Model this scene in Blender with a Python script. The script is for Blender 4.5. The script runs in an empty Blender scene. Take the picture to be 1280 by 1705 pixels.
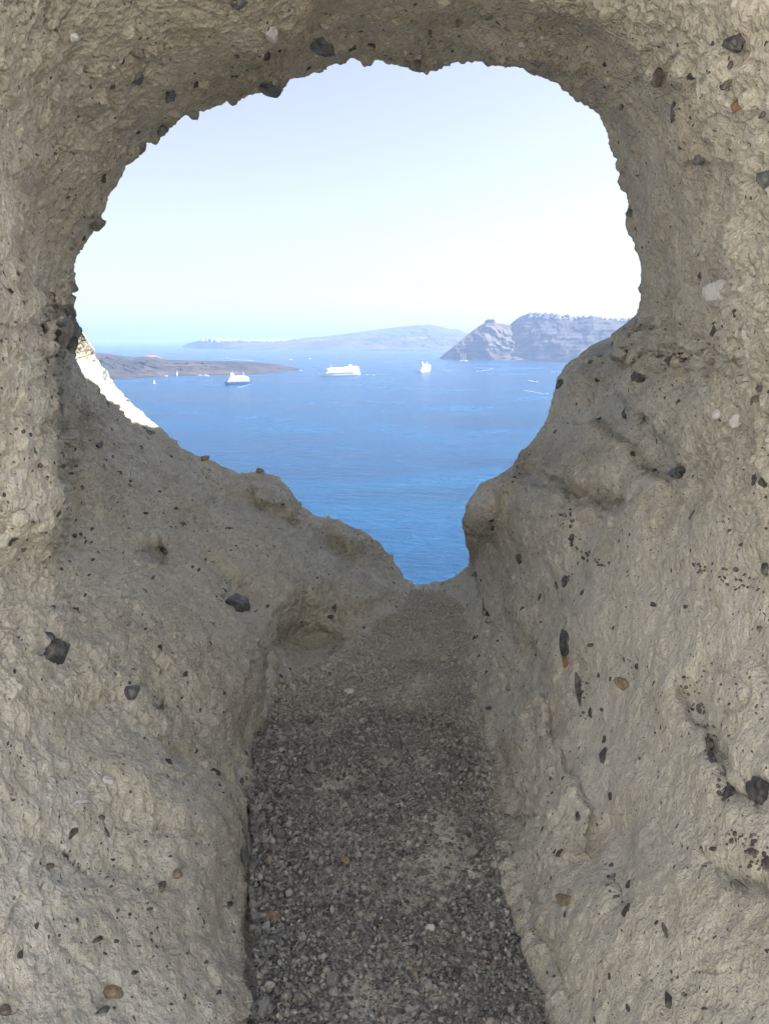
import bpy, math, random
import numpy as np
from mathutils import Vector, Matrix, Euler

random.seed(7)
rng = np.random.default_rng(11)
PI = math.pi
EYE = 150.0                      # the window stands high on a sea cliff
F = 1278.0                       # focal length in photograph pixels
PITCH = math.radians(12.66)
CP, SP = math.cos(PITCH), math.sin(PITCH)
FLOOR = -1.0                     # path level relative to the eye

scene = bpy.context.scene
COL = scene.collection

# ------------------------------------------------------------------ helpers
def ray(px, py):
    X = (np.asarray(px, dtype=np.float64) - 640.0) / F
    v = (852.5 - np.asarray(py, dtype=np.float64)) / F
    return X, CP + v * SP, -SP + v * CP

def on_sea(px, py, z=0.0):
    x, y, dz = ray(px, py)
    t = (EYE - z) / -dz
    return float(x * t), float(y * t)

def at_dist(px, py, dist):
    x, y, dz = ray(px, py)
    t = dist / y
    return float(x * t), float(y * t), float(EYE + dz * t)

def tag(o, label=None, cat=None, group=None, kind=None):
    if label: o['label'] = label
    if cat: o['category'] = cat
    if group: o['group'] = group
    if kind: o['kind'] = kind
    return o

def link(name, me, mat=None, parent=None, loc=None):
    o = bpy.data.objects.new(name, me)
    COL.objects.link(o)
    if mat is not None and me is not None:
        me.materials.append(mat)
    if parent is not None: o.parent = parent
    if loc is not None: o.location = loc
    return o

def mesh_np(name, co, faces, smooth=True):
    """co (n,3), faces (m,k) with k = 3 or 4"""
    me = bpy.data.meshes.new(name)
    faces = np.asarray(faces, dtype=np.int32)
    m, k = faces.shape
    me.vertices.add(len(co)); me.loops.add(m * k); me.polygons.add(m)
    me.vertices.foreach_set('co', np.asarray(co, dtype=np.float32).ravel())
    me.loops.foreach_set('vertex_index', faces.ravel())
    me.polygons.foreach_set('loop_start', np.arange(0, m * k, k, dtype=np.int32))
    me.polygons.foreach_set('use_smooth', np.full(m, smooth, dtype=bool))
    me.update(calc_edges=True)
    return me

class MB:
    """collects simple shapes into one mesh"""
    def __init__(s): s.v = []; s.f = []
    def add(s, vs, fs):
        b = len(s.v); s.v += [tuple(v) for v in vs]; s.f += [tuple(i + b for i in f) for f in fs]; return s
    def box(s, x0, x1, y0, y1, z0, z1, taper=0.0, shear=0.0):
        t = taper
        vs = [(x0,y0,z0),(x1,y0,z0),(x1,y1,z0),(x0,y1,z0),
              (x0+t+shear,y0+t,z1),(x1-t+shear,y0+t,z1),(x1-t+shear,y1-t,z1),(x0+t+shear,y1-t,z1)]
        return s.add(vs, [(0,3,2,1),(4,5,6,7),(0,1,5,4),(1,2,6,5),(2,3,7,6),(3,0,4,7)])
    def prism(s, pts, z0, z1, scale=1.0):
        n = len(pts)
        cx = sum(p[0] for p in pts)/n; cy = sum(p[1] for p in pts)/n
        vs = [(x,y,z0) for x,y in pts] + [(cx+(x-cx)*scale, cy+(y-cy)*scale, z1) for x,y in pts]
        fs = [tuple(range(n-1,-1,-1)), tuple(range(n,2*n))] + [(i,(i+1)%n,n+(i+1)%n,n+i) for i in range(n)]
        return s.add(vs, fs)
    def tube(s, a, b, r0, r1, n=8):
        a = Vector(a); b = Vector(b); d = (b-a).normalized()
        u = d.orthogonal().normalized(); w = d.cross(u)
        vs = [a + (u*math.cos(2*PI*i/n)+w*math.sin(2*PI*i/n))*r0 for i in range(n)]
        vs += [b + (u*math.cos(2*PI*i/n)+w*math.sin(2*PI*i/n))*r1 for i in range(n)]
        return s.add(vs, [tuple(range(n-1,-1,-1)), tuple(range(n,2*n))] + [(i,(i+1)%n,n+(i+1)%n,n+i) for i in range(n)])
    def loft(s, rings):
        """rings: equal-length open-ended closed loops; capped"""
        n = len(rings[0]); vs = [p for r in rings for p in r]; fs = []
        for k in range(len(rings)-1):
            for i in range(n):
                j = (i+1) % n
                fs.append((k*n+i, k*n+j, (k+1)*n+j, (k+1)*n+i))
        fs.append(tuple(range(n-1,-1,-1))); fs.append(tuple(range((len(rings)-1)*n, len(rings)*n)))
        return s.add(vs, fs)
    def mesh(s, name):
        me = bpy.data.meshes.new(name); me.from_pydata(s.v, [], s.f); me.update()
        return me
    def build(s, name, mat, parent=None, loc=None):
        return link(name, s.mesh(name), mat, parent, loc)

def empty(name, loc=(0,0,0), rz=0.0):
    o = bpy.data.objects.new(name, None); COL.objects.link(o)
    o.location = loc; o.rotation_euler = (0,0,rz); return o

def copy_tree(o, parent=None):
    c = o.copy(); COL.objects.link(c); c.parent = parent
    for ch in list(o.children): copy_tree(ch, c)
    return c

# ------------------------------------------------------------------ numpy noise
def _hash(ix, iy, iz, s):
    h = (ix.astype(np.uint32) * np.uint32(374761393) + iy.astype(np.uint32) * np.uint32(668265263)
         + iz.astype(np.uint32) * np.uint32(2147483647) + np.uint32((s * 974711 + 12345) & 0xffffffff))
    h ^= h >> np.uint32(13); h *= np.uint32(1274126177); h ^= h >> np.uint32(16)
    h *= np.uint32(2246822519); h ^= h >> np.uint32(15)
    return h
def hf(ix, iy, iz, s):
    return _hash(ix, iy, iz, s).astype(np.float32) * np.float32(1/4294967295.0)

def vnoise(P, scale, seed=0):
    """smooth value noise in -1..1"""
    Q = P * scale + 1000.0
    I = np.floor(Q).astype(np.int64); T = (Q - I).astype(np.float32)
    T = T*T*T*(T*(T*6-15)+10)
    r = 0
    for dx in (0,1):
        wx = T[:,0] if dx else 1-T[:,0]
        for dy in (0,1):
            wy = T[:,1] if dy else 1-T[:,1]
            for dz in (0,1):
                wz = T[:,2] if dz else 1-T[:,2]
                r = r + wx*wy*wz*hf(I[:,0]+dx, I[:,1]+dy, I[:,2]+dz, seed)
    return r*2-1

ROT = np.array(Euler((0.7,0.4,1.1)).to_matrix())
def fbm(P, scale, octs=3, seed=0, gain=0.5, ridged=False):
    r = 0; a = 1.0; t = 0; Q = P
    for k in range(octs):
        n = vnoise(Q, scale, seed+k)
        if ridged: n = 1 - 2*np.abs(n)
        r = r + a*n; t += a; a *= gain; scale *= 2.03; Q = Q @ ROT
    return r/t

def clasts(P, cell, prob, rmin, rmax, seed=0, flat=1.0):
    """height of scattered balls buried in space, where the surface cuts them; returns height in metres, cell random"""
    Q = P/cell + 500.0
    I = np.floor(Q).astype(np.int64)
    best = np.zeros(len(P), dtype=np.float32)
    for dx in (-1,0,1):
        for dy in (-1,0,1):
            for dz in (-1,0,1):
                a, b, c = I[:,0]+dx, I[:,1]+dy, I[:,2]+dz
                pres = hf(a,b,c,seed) < prob
                idx = np.nonzero(pres)[0]
                if len(idx) == 0: continue
                a, b, c = a[idx], b[idx], c[idx]
                R = rmin + (rmax-rmin)*hf(a,b,c,seed+1)**2
                q = Q[idx]
                ex = q[:,0]-(a+hf(a,b,c,seed+2)); ey = q[:,1]-(b+hf(a,b,c,seed+3)); ez = (q[:,2]-(c+hf(a,b,c,seed+4)))*flat
                d2 = (ex*ex+ey*ey+ez*ez)*cell*cell
                h = np.sqrt(np.maximum(0, R*R-d2))
                best[idx] = np.maximum(best[idx], h)
    return best

def sstep(a, b, x):
    t = np.clip((x-a)/(b-a), 0, 1); return t*t*(3-2*t)

# ------------------------------------------------------------------ materials
def newmat(name):
    m = bpy.data.materials.new(name); m.use_nodes = True
    nt = m.node_tree; b = nt.nodes['Principled BSDF']
    return m, nt, nt.nodes, nt.links, b

def plain(name, col, rough=0.6, metal=0.0, var=0.0, scale=1.0):
    m, nt, N, L, b = newmat(name)
    b.inputs['Roughness'].default_value = rough
    b.inputs['Metallic'].default_value = metal
    if var > 0:
        tc = N.new('ShaderNodeTexCoord'); no = N.new('ShaderNodeTexNoise'); no.inputs['Scale'].default_value = scale
        no.inputs['Detail'].default_value = 5
        L.new(tc.outputs['Object'], no.inputs['Vector'])
        mx = N.new('ShaderNodeMix'); mx.data_type = 'RGBA'
        mx.inputs[6].default_value = (*[c*(1-var) for c in col],1); mx.inputs[7].default_value = (*[min(1,c*(1+var)) for c in col],1)
        L.new(no.outputs['Fac'], mx.inputs[0]); L.new(mx.outputs[2], b.inputs['Base Color'])
    else:
        b.inputs['Base Color'].default_value = (*col,1)
    return m

def ramp(N, L, src, stops):
    r = N.new('ShaderNodeValToRGB'); e = r.color_ramp.elements
    while len(e) < len(stops): e.new(0.5)
    for i,(p,c) in enumerate(stops):
        e[i].position = p; e[i].color = (*c,1) if len(c)==3 else c
    L.new(src, r.inputs[0]); return r

def math_node(N, L, op, a, b=None, clamp=False):
    m = N.new('ShaderNodeMath'); m.operation = op; m.use_clamp = clamp
    for i, v in enumerate((a, b)):
        if v is None: continue
        if isinstance(v, (int, float)): m.inputs[i].default_value = v
        else: L.new(v, m.inputs[i])
    return m.outputs[0]

def tuff_material():
    m, nt, N, L, b = newmat('pale_tuff')
    tc = N.new('ShaderNodeTexCoord'); O = tc.outputs['Object']
    def noise(sc, det=4, rough=0.55, dist=0.0):
        n = N.new('ShaderNodeTexNoise'); n.inputs['Scale'].default_value = sc
        n.inputs['Detail'].default_value = det; n.inputs['Roughness'].default_value = rough; n.inputs['Distortion'].default_value = dist
        L.new(O, n.inputs['Vector']); return n.outputs['Fac']
    def mix(f, a, c, blend='MIX'):
        mx = N.new('ShaderNodeMix'); mx.data_type = 'RGBA'; mx.blend_type = blend
        if isinstance(f, (int,float)): mx.inputs[0].default_value = f
        else: L.new(f, mx.inputs[0])
        for k, v in ((6,a),(7,c)):
            if isinstance(v, tuple): mx.inputs[k].default_value = (*v,1)
            else: L.new(v, mx.inputs[k])
        return mx.outputs[2]
    base = ramp(N, L, noise(7, 8, 0.62), [(0.28,(0.43,0.405,0.35)),(0.5,(0.57,0.55,0.485)),(0.72,(0.67,0.655,0.60))]).outputs[0]
    # vertex colour: R = brown dust, G = pale grey scraped face and painted light on slope and ledge, B = rusty patch
    at = N.new('ShaderNodeAttribute'); at.attribute_name = 'tint'
    sep = N.new('ShaderNodeSeparateColor'); L.new(at.outputs['Color'], sep.inputs[0])
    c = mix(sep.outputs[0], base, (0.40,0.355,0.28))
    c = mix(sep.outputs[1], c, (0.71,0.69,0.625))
    c = mix(sep.outputs[2], c, (0.27,0.185,0.125))
    # mottling: fist-size lighter and darker fragments
    vo = N.new('ShaderNodeTexVoronoi'); vo.inputs['Scale'].default_value = 34; vo.inputs['Randomness'].default_value = 1
    wv = N.new('ShaderNodeVectorMath'); wv.operation = 'ADD'
    nz = N.new('ShaderNodeTexNoise'); nz.inputs['Scale'].default_value = 25; nz.inputs['Detail'].default_value = 3; L.new(O, nz.inputs['Vector'])
    sc = N.new('ShaderNodeVectorMath'); sc.operation = 'SCALE'; sc.inputs['Scale'].default_value = 0.03
    L.new(nz.outputs['Color'], sc.inputs[0]); L.new(O, wv.inputs[0]); L.new(sc.outputs[0], wv.inputs[1]); L.new(wv.outputs[0], vo.inputs['Vector'])
    sv = N.new('ShaderNodeSeparateColor'); L.new(vo.outputs['Color'], sv.inputs[0])
    c = mix(0.22, c, ramp(N, L, sv.outputs[0], [(0.0,(0.55,0.5,0.42)),(0.6,(0.85,0.85,0.85)),(1.0,(1.12,1.1,1.06))]).outputs[0], 'MULTIPLY')
    c = mix(0.6, c, ramp(N, L, noise(75, 6, 0.7), [(0.3,(0.62,0.60,0.56)),(0.55,(1,1,1)),(0.8,(1.15,1.15,1.13))]).outputs[0], 'MULTIPLY')
    # dark lava flecks: a few cells only
    def flecks(scale, keep, size, seedoff):
        v = N.new('ShaderNodeTexVoronoi'); v.inputs['Scale'].default_value = scale
        mp = N.new('ShaderNodeMapping'); mp.inputs['Location'].default_value = (seedoff,)*3
        L.new(wv.outputs[0], mp.inputs[0]); L.new(mp.outputs[0], v.inputs['Vector'])
        s2 = N.new('ShaderNodeSeparateColor'); L.new(v.outputs['Color'], s2.inputs[0])
        k = math_node(N, L, 'LESS_THAN', s2.outputs[1], keep)
        sz = math_node(N, L, 'MULTIPLY', s2.outputs[2], size)
        d = math_node(N, L, 'LESS_THAN', v.outputs['Distance'], sz)
        return math_node(N, L, 'MULTIPLY', k, d)
    f1 = flecks(30, 0.11, 0.30, 3.1); f2 = math_node(N, L, 'MAXIMUM', flecks(75, 0.09, 0.34, 7.7), flecks(170, 0.09, 0.40, 2.2)); f3 = flecks(14, 0.05, 0.16, 1.3)
    w1 = flecks(55, 0.10, 0.33, 5.3)
    c = mix(w1, c, (0.68,0.66,0.62))
    f = math_node(N, L, 'MAXIMUM', math_node(N, L, 'MAXIMUM', f1, f2), f3)
    c = mix(math_node(N, L, 'MULTIPLY', f, 0.88), c, (0.055,0.05,0.05))
    L.new(c, b.inputs['Base Color'])
    b.inputs['Roughness'].default_value = 0.95
    b.inputs['Specular IOR Level'].default_value = 0.15
    # fine relief
    def bump(h, dist, strength, prev=None):
        bp = N.new('ShaderNodeBump'); bp.inputs['Distance'].default_value = dist; bp.inputs['Strength'].default_value = strength
        L.new(h, bp.inputs['Height'])
        if prev is not None: L.new(prev, bp.inputs['Normal'])
        return bp.outputs[0]
    n1 = bump(noise(190, 3, 0.65, 0.0), 0.007, 1.0)
    vp = N.new('ShaderNodeTexVoronoi'); vp.inputs['Scale'].default_value = 120; L.new(wv.outputs[0], vp.inputs['Vector'])
    pit = math_node(N, L, 'SUBTRACT', 1.0, math_node(N, L, 'LESS_THAN', vp.outputs['Distance'], 0.28))
    n2 = bump(vp.outputs['Distance'], 0.004, 0.6, n1)
    n3 = bump(math_node(N, L, 'SUBTRACT', 1.0, f), 0.002, 0.5, n2)
    L.new(n3, b.inputs['Normal'])
    return m

M_TUFF = tuff_material()

def stone_mat(name, c0, c1, rough=0.6, scale=60):
    m, nt, N, L, b = newmat(name)
    tc = N.new('ShaderNodeTexCoord')
    n = N.new('ShaderNodeTexNoise'); n.inputs['Scale'].default_value = scale; n.inputs['Detail'].default_value = 6; n.inputs['Roughness'].default_value = 0.7
    L.new(tc.outputs['Object'], n.inputs['Vector'])
    r = ramp(N, L, n.outputs['Fac'], [(0.35,c0),(0.68,c1)])
    nd = N.new('ShaderNodeTexNoise'); nd.inputs['Scale'].default_value = 45; nd.inputs['Detail'].default_value = 7; nd.inputs['Roughness'].default_value = 0.75
    L.new(tc.outputs['Object'], nd.inputs['Vector'])
    df = ramp(N, L, nd.outputs['Fac'], [(0.50,(0,0,0)),(0.70,(0.5,0.5,0.5))])
    mxd = N.new('ShaderNodeMix'); mxd.data_type = 'RGBA'; L.new(df.outputs[0], mxd.inputs[0]); L.new(r.outputs[0], mxd.inputs[6]); mxd.inputs[7].default_value = (0.42,0.39,0.33,1)
    L.new(mxd.outputs[2], b.inputs['Base Color']); b.inputs['Roughness'].default_value = rough
    bp = N.new('ShaderNodeBump'); bp.inputs['Distance'].default_value = 0.006; bp.inputs['Strength'].default_value = 0.9
    n2 = N.new('ShaderNodeTexNoise'); n2.inputs['Scale'].default_value = scale*2; n2.inputs['Detail'].default_value = 5
    L.new(tc.outputs['Object'], n2.inputs['Vector']); L.new(n2.outputs['Fac'], bp.inputs['Height']); L.new(bp.outputs[0], b.inputs['Normal'])
    return m
M_LAVA = stone_mat('black_lava_stone', (0.022,0.022,0.026), (0.10,0.095,0.095), 0.55)
M_SLATE = stone_mat('slate_stone', (0.06,0.066,0.074), (0.17,0.175,0.18), 0.7)
M_DARKGREY = stone_mat('dark_grey_stone', (0.045,0.042,0.04), (0.17,0.155,0.145), 0.8, 90)
M_BROWNGREY = stone_mat('brown_grey_stone', (0.075,0.062,0.052), (0.22,0.19,0.165), 0.85, 90)
M_GREYSTONE = stone_mat('grey_stone', (0.14,0.13,0.115), (0.27,0.25,0.225), 0.8)
M_PUMICE = stone_mat('white_pumice', (0.50,0.50,0.49), (0.72,0.72,0.72), 0.9)
M_OCHRE = stone_mat('rusty_ochre_stone', (0.17,0.125,0.085), (0.33,0.27,0.20), 0.85)
M_RUST = stone_mat('orange_rust_stone', (0.16,0.085,0.045), (0.34,0.20,0.10), 0.8)

# ------------------------------------------------------------------ THE ROCK WINDOW
# outline of the opening, measured round a centre; radii are kept by angle
CX, CY = 700.0, 600.0
RIM = [(120,515),(150,575),(178,622),(200,655),(235,688),(270,715),(310,750),(355,768),(400,790),(432,787),(462,797),(480,812),(500,838),(522,858),
       (560,866),(600,884),(632,903),(655,935),(672,962),(690,976),(715,974),(740,970),(764,958),(779,944),(782,925),(777,905),(773,888),(773,862),(782,832),
       (800,806),(832,790),(852,778),(866,752),(895,722),(914,690),(921,650),(926,632),(938,614),(952,600),(975,593.5),(1016,592.5),(1012,575),(1019,559),(1040,549),(1056,536),
       (1066,500),(1066,460),(1058,410),(1046,360),(1040,320),(1028,270),(1015,232),(990,190),(965,165),(940,145),(905,128),(870,114),
       (820,106),(780,104),(740,106),(692,116),(650,98),(600,94),(560,100),(520,122),(480,130),(462,158),(440,150),(400,160),(345,180),(300,198),
       (272,222),(245,235),(215,275),(190,310),(168,352),(172,372),(150,392),(130,418),(120,450),(118,490)]
rim = np.array(RIM, dtype=float)
ang = np.arctan2(rim[:,1]-CY, rim[:,0]-CX); rad = np.hypot(rim[:,0]-CX, rim[:,1]-CY)
o_ = np.argsort(ang); ang = ang[o_]; rad = rad[o_]

NT = 2300
# angles spaced so that samples are even along the outline
fine = np.linspace(-PI, PI, 20001)
rf = np.interp(fine, ang, rad, period=2*PI)
xs = rf*np.cos(fine); ys = rf*np.sin(fine)
seg = np.hypot(np.diff(xs), np.diff(ys)) + 0.35*np.mean(rf)*np.diff(fine)
cum = np.concatenate([[0], np.cumsum(seg)]); 
theta = np.interp(np.linspace(0, cum[-1], NT, endpoint=False), cum, fine)
rr = np.interp(theta, ang, rad, period=2*PI)
# soften the outline corners a little
for _ in range(2): rr = (np.roll(rr,1)+2*rr+np.roll(rr,-1))/4
ct, st = np.cos(theta), np.sin(theta)
# frame boundary
def to_box(x0,y0,x1,y1):
    tx = np.where(ct>0, (x1-CX)/np.maximum(ct,1e-6), (x0-CX)/np.minimum(ct,-1e-6))
    ty = np.where(st>0, (y1-CY)/np.maximum(st,1e-6), (y0-CY)/np.minimum(st,-1e-6))
    return np.minimum(tx, ty)
r_frame = to_box(-30,-30,1310,1735)
r_out = to_box(-420,-420,1700,2300)
NI, NM = 400, 26
ti = np.linspace(0,1,NI)**1.15
tm = np.linspace(0,1,NM+1)[1:]
rows = [rr + (r_frame-rr)*t for t in ti] + [r_frame + (r_out-r_frame)*t for t in tm]
RHO = np.array(rows)                                        # (rows, NT)
PX = CX + RHO*ct; PY = CY + RHO*st

def floor_r(px, py, h=-FLOOR):
    x, y, z = ray(px, py); n = math.sqrt(x*x+y*y+z*z)
    return h/-z*n
FL = [(430,1705),(640,1705),(900,1705),(640,2200),(300,2300),(1000,2300),(425,1550),(640,1550),(860,1530),(422,1400),(640,1400),(835,1420),(428,1260),(620,1280),(805,1280),
      (450,1170),(620,1160),(790,1130),(640,1080),(775,1060),(690,1015),(760,1005),(690,976),(740,972)]
CTRL = [(x,y,float(floor_r(x,y))) for x,y in FL] + [
 # left wall
 (0,1705,1.00),(200,1650,1.16),(330,1650,1.28),(0,1450,1.06),(200,1350,1.33),(330,1450,1.44),(0,1200,1.15),(150,1200,1.36),(300,1250,1.58),(370,1300,1.66),
 (0,1000,1.22),(120,1000,1.46),(220,1050,1.62),(330,1100,1.85),(400,1150,2.0),(0,850,1.25),(90,850,1.46),(0,650,1.26),(90,650,1.60),(0,500,1.24),(90,500,1.66),
 (160,900,1.85),(160,750,2.25),(230,850,2.28),(300,950,2.15),(380,1020,2.22),(440,1060,2.30),
 (130,600,2.65),(160,620,2.85),(200,660,2.95),(220,740,2.68),(310,752,3.0),(300,850,2.5),(400,792,3.1),(400,900,2.55),(462,800,3.15),(470,900,2.75),
 (522,862,3.25),(520,960,2.72),(600,886,3.3),(600,960,2.9),(655,940,3.25),(640,1010,2.95),(500,1060,2.72),(560,1060,2.70),(500,1110,2.50),(440,1130,2.2),
 # left pillar and arch
 (0,350,1.22),(60,350,1.5),(110,420,1.76),(168,360,1.86),(0,150,1.22),(130,200,1.52),(245,240,1.93),(0,0,1.16),(200,50,1.45),(345,180,1.95),
 (400,0,1.48),(400,80,1.68),(520,122,1.98),(640,0,1.52),(640,50,1.70),(600,94,1.98),(740,105,1.98),(850,0,1.50),(850,60,1.70),(905,128,1.98),
 (1000,0,1.42),(1000,120,1.72),(965,165,1.96),(1130,0,1.28),(1280,0,1.14),(1100,200,1.60),(1028,270,1.96),(1280,200,1.14),(1180,320,1.42),(1046,360,1.97),
 (1130,450,1.68),(1066,460,1.98),(1280,450,1.16),(1190,600,1.45),(1056,540,2.12),(1100,580,1.75),(1280,650,1.15),(1040,590,2.15),
 (975,592,2.55),(1010,620,2.42),(945,604,2.60),(922,650,2.62),(980,660,2.35),(916,690,2.60),(866,752,2.66),(940,760,2.25),(1050,700,1.98),(1150,780,1.55),(1280,850,1.13),
 (832,792,2.5),(782,832,2.55),(773,862,2.58),(783,905,2.72),(791,922,2.85),(782,942,3.02),(765,958,3.12),(850,860,2.3),(820,930,2.5),(930,860,2.05),(1050,880,1.68),(1160,950,1.36),
 (830,1010,2.35),(870,1000,2.18),(900,950,2.10),(1000,1050,1.62),(1280,1000,1.12),(840,1100,2.12),(860,1200,1.92),(930,1200,1.72),(1000,1200,1.52),(1120,1200,1.28),(1280,1250,1.05),
 (870,1350,1.70),(930,1350,1.55),(1000,1400,1.38),(1120,1400,1.2),(1280,1450,1.0),(920,1520,1.43),(1000,1600,1.27),(1120,1650,1.1),(1280,1705,0.94),(960,1650,1.32),
 # outside the picture
 (-420,200,1.28),(-420,800,1.22),(-420,1400,1.08),(-420,2200,0.95),(1700,200,1.26),(1700,800,1.2),(1700,1400,1.02),(1700,2200,0.9),
 (-420,-420,1.5),(1700,-420,1.5),(100,-400,1.75),(640,-420,1.95),(1200,-400,1.72),(0,2200,0.85),(1280,2200,0.82)]
ctrl = np.array(CTRL)
def tps_fit(c):
    X = c[:,:2]/1000; n = len(X)
    d2 = ((X[:,None]-X[None])**2).sum(-1)
    K = 0.5*d2*np.log(d2+1e-12) + np.eye(n)*2e-3
    Pm = np.hstack([np.ones((n,1)), X])
    A = np.block([[K, Pm],[Pm.T, np.zeros((3,3))]])
    s = np.linalg.solve(A, np.concatenate([np.log(c[:,2]), np.zeros(3)]))
    return X, s
TX, TS = tps_fit(ctrl)
def tps(px, py):
    q = np.stack([px.ravel(), py.ravel()],1)/1000
    out = np.empty(len(q))
    for i in range(0, len(q), 100000):
        b = q[i:i+100000]
        d2 = ((b[:,None]-TX[None])**2).sum(-1)
        out[i:i+100000] = (0.5*d2*np.log(d2+1e-12)) @ TS[:len(TX)] + TS[len(TX)] + b @ TS[len(TX)+1:]
    return np.exp(out).reshape(px.shape)

def polyline(px, py, pts):
    """signed distance to a polyline (positive on its right hand in image space) and position 0..1 along it"""
    pts = np.array(pts, dtype=float)
    best = np.full(px.shape, 1e9); sg = np.zeros(px.shape); al = np.zeros(px.shape)
    L = np.concatenate([[0], np.cumsum(np.hypot(*np.diff(pts, axis=0).T))])
    for k in range(len(pts)-1):
        a, b = pts[k], pts[k+1]; d = b-a; l2 = d@d
        t = np.clip(((px-a[0])*d[0]+(py-a[1])*d[1])/l2, 0, 1)
        ex = px-(a[0]+t*d[0]); ey = py-(a[1]+t*d[1]); dist = np.hypot(ex, ey)
        cr = d[0]*(py-a[1]) - d[1]*(px-a[0])
        m = dist < best
        best = np.where(m, dist, best); sg = np.where(m, np.sign(cr), sg); al = np.where(m, (L[k]+t*math.sqrt(l2))/L[-1], al)
    return best, sg, al

R = tps(PX, PY)
Pbase_noise = np.stack([PX.ravel()/100, PY.ravel()/100, np.zeros(PX.size)],1).astype(np.float32)
wobx = (vnoise(Pbase_noise, 2.2, 91)*9 + vnoise(Pbase_noise, 6, 92)*4).reshape(PX.shape)
woby = (vnoise(Pbase_noise, 2.2, 93)*9 + vnoise(Pbase_noise, 6, 94)*4).reshape(PX.shape)
WX, WY = PX+wobx, PY+woby
def step(pts, delta, w, Lr, fade=0.12):
    """a break in the rock: the right hand side of the line stands farther away by delta"""
    global R
    d, s, a = polyline(WX, WY, pts)
    e = sstep(0, fade, a)*sstep(0, fade, 1-a)
    R = R + delta*0.5*np.tanh(d*s/w)*np.exp(-d/Lr)*e
def groove(pts, depth, w, fade=0.15):
    global R
    d, s, a = polyline(WX, WY, pts)
    e = sstep(0, fade, a)*sstep(0, fade, 1-a)
    R = R + depth*np.exp(-(d/w)**2)*e
def blob(x, y, sx, sy, rot, depth, sharp=1.0):
    global R
    c, s = math.cos(math.radians(rot)), math.sin(math.radians(rot))
    ex = ((WX-x)*c+(WY-y)*s)/sx; ey = (-(WX-x)*s+(WY-y)*c)/sy
    R = R + depth*np.exp(-(ex*ex+ey*ey)**sharp)
# pillar edge on the left (line runs upwards, so its right hand is the far side)
step([(70,960),(105,860),(112,720),(108,640),(100,575),(122,505),(120,470)], 0.50, 7, 90, 0.2)
blob(96,552,24,30,10,-0.22,2.0); blob(112,492,12,18,0,-0.08,1.5)
# boulder edge on the right: far side on the left
step([(1150,790),(1110,730),(1062,690),(1035,650),(1022,610),(1014,575),(1030,552)][::-1], 0.20, 9, 80, 0.15)
blob(1036,574,24,26,0,-0.10,1.6)
# buttress nose on the right
step([(835,790),(800,812),(776,850),(782,905),(800,960),(838,1040),(860,1120)], 0.0, 8, 60)
blob(800,850,26,45,15,-0.07,1.3); groove([(846,800),(832,860),(812,930)], 0.05, 16)
groove([(795,945),(830,1010),(870,1090),(885,1140)], 0.05, 14)
# ledge faces
step([(905,715),(945,700),(985,705),(1040,745),(1080,800),(1130,815)], -0.15, 8, 55)
blob(965,632,50,26,-20,-0.09); blob(905,745,70,20,-50,0.08); blob(1010,700,30,40,20,0.06); blob(960,780,46,24,10,-0.05); groove([(850,783),(900,798),(960,828),(1060,850)], 0.12, 17); step([(840,800),(900,826),(960,850),(1040,880)], 0.07, 8, 50)
blob(870,830,55,24,25,-0.05)
# left slope: hollows and bulges
blob(510,1064,74,30,-6,0.065,1.3); step([(440,1080),(490,1045),(545,1043),(585,1065)], 0.06, 7, 40)
blob(590,932,34,20,20,0.045); blob(440,810,70,26,15,-0.12,1.3); blob(560,880,60,24,20,-0.10,1.3); blob(500,990,60,40,0,-0.08)
blob(625,985,45,28,0,-0.08); groove([(404,794),(432,835),(470,872),(528,905)], 0.06, 20, 0.3); groove([(522,864),(548,905),(600,965),(650,1000)], 0.05, 17, 0.3); groove([(300,752),(350,800),(380,860)], 0.05, 18, 0.3); blob(470,845,34,34,0,-0.07,1.3); blob(200,780,70,24,50,-0.05); groove([(150,640),(190,740),(215,860)], 0.05, 20, 0.3); groove([(330,900),(380,970),(470,1010)], 0.04, 18, 0.3)
blob(265,925,26,20,20,0.10,1.4); blob(148,705,22,26,30,0.08,1.3); blob(160,735,14,14,0,0.05,1.3); blob(330,830,80,30,35,-0.06)
groove([(442,1060),(440,1110),(425,1135),(432,1180)], 0.08, 7, 0.3); blob(455,1120,40,34,0,0.07)
groove([(255,1090),(250,1140),(262,1190)], 0.05, 16); blob(350,1150,55,70,20,-0.05); blob(190,1110,14,20,0,0.035)
groove([(130,1150),(230,1240),(330,1290),(405,1320)], 0.05, 34); blob(250,1330,110,30,25,-0.04); blob(120,1430,110,40,15,0.03)
blob(300,1180,60,40,0,0.03)
step([(418,1705),(420,1560),(414,1460),(412,1380),(422,1290),(432,1200)], 0.035, 7, 34, 0.05)
# right wall: shelf, long scars
step([(878,1090),(905,1190),(940,1270),(978,1350),(972,1420),(925,1440)][::-1], 0.075, 6, 60, 0.15)
groove([(806,1150),(822,1240),(842,1330),(862,1420),(890,1500),(930,1600),(975,1705)], 0.025, 14, 0.1)
groove([(1120,1120),(1160,1180),(1190,1250),(1225,1310),(1290,1350)], 0.055, 16, 0.2); step([(1120,1110),(1165,1180),(1200,1260),(1280,1335)], -0.05, 9, 60)
groove([(1010,1350),(1035,1450),(1060,1540)], 0.03, 22); blob(1000,1480,50,60,0,-0.03); blob(955,1100,30,90,-12,0.03)
groove([(1175,1440),(1230,1470),(1290,1480)], 0.03, 18); groove([(1000,850),(960,930),(990,1010)], 0.035, 30)
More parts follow.
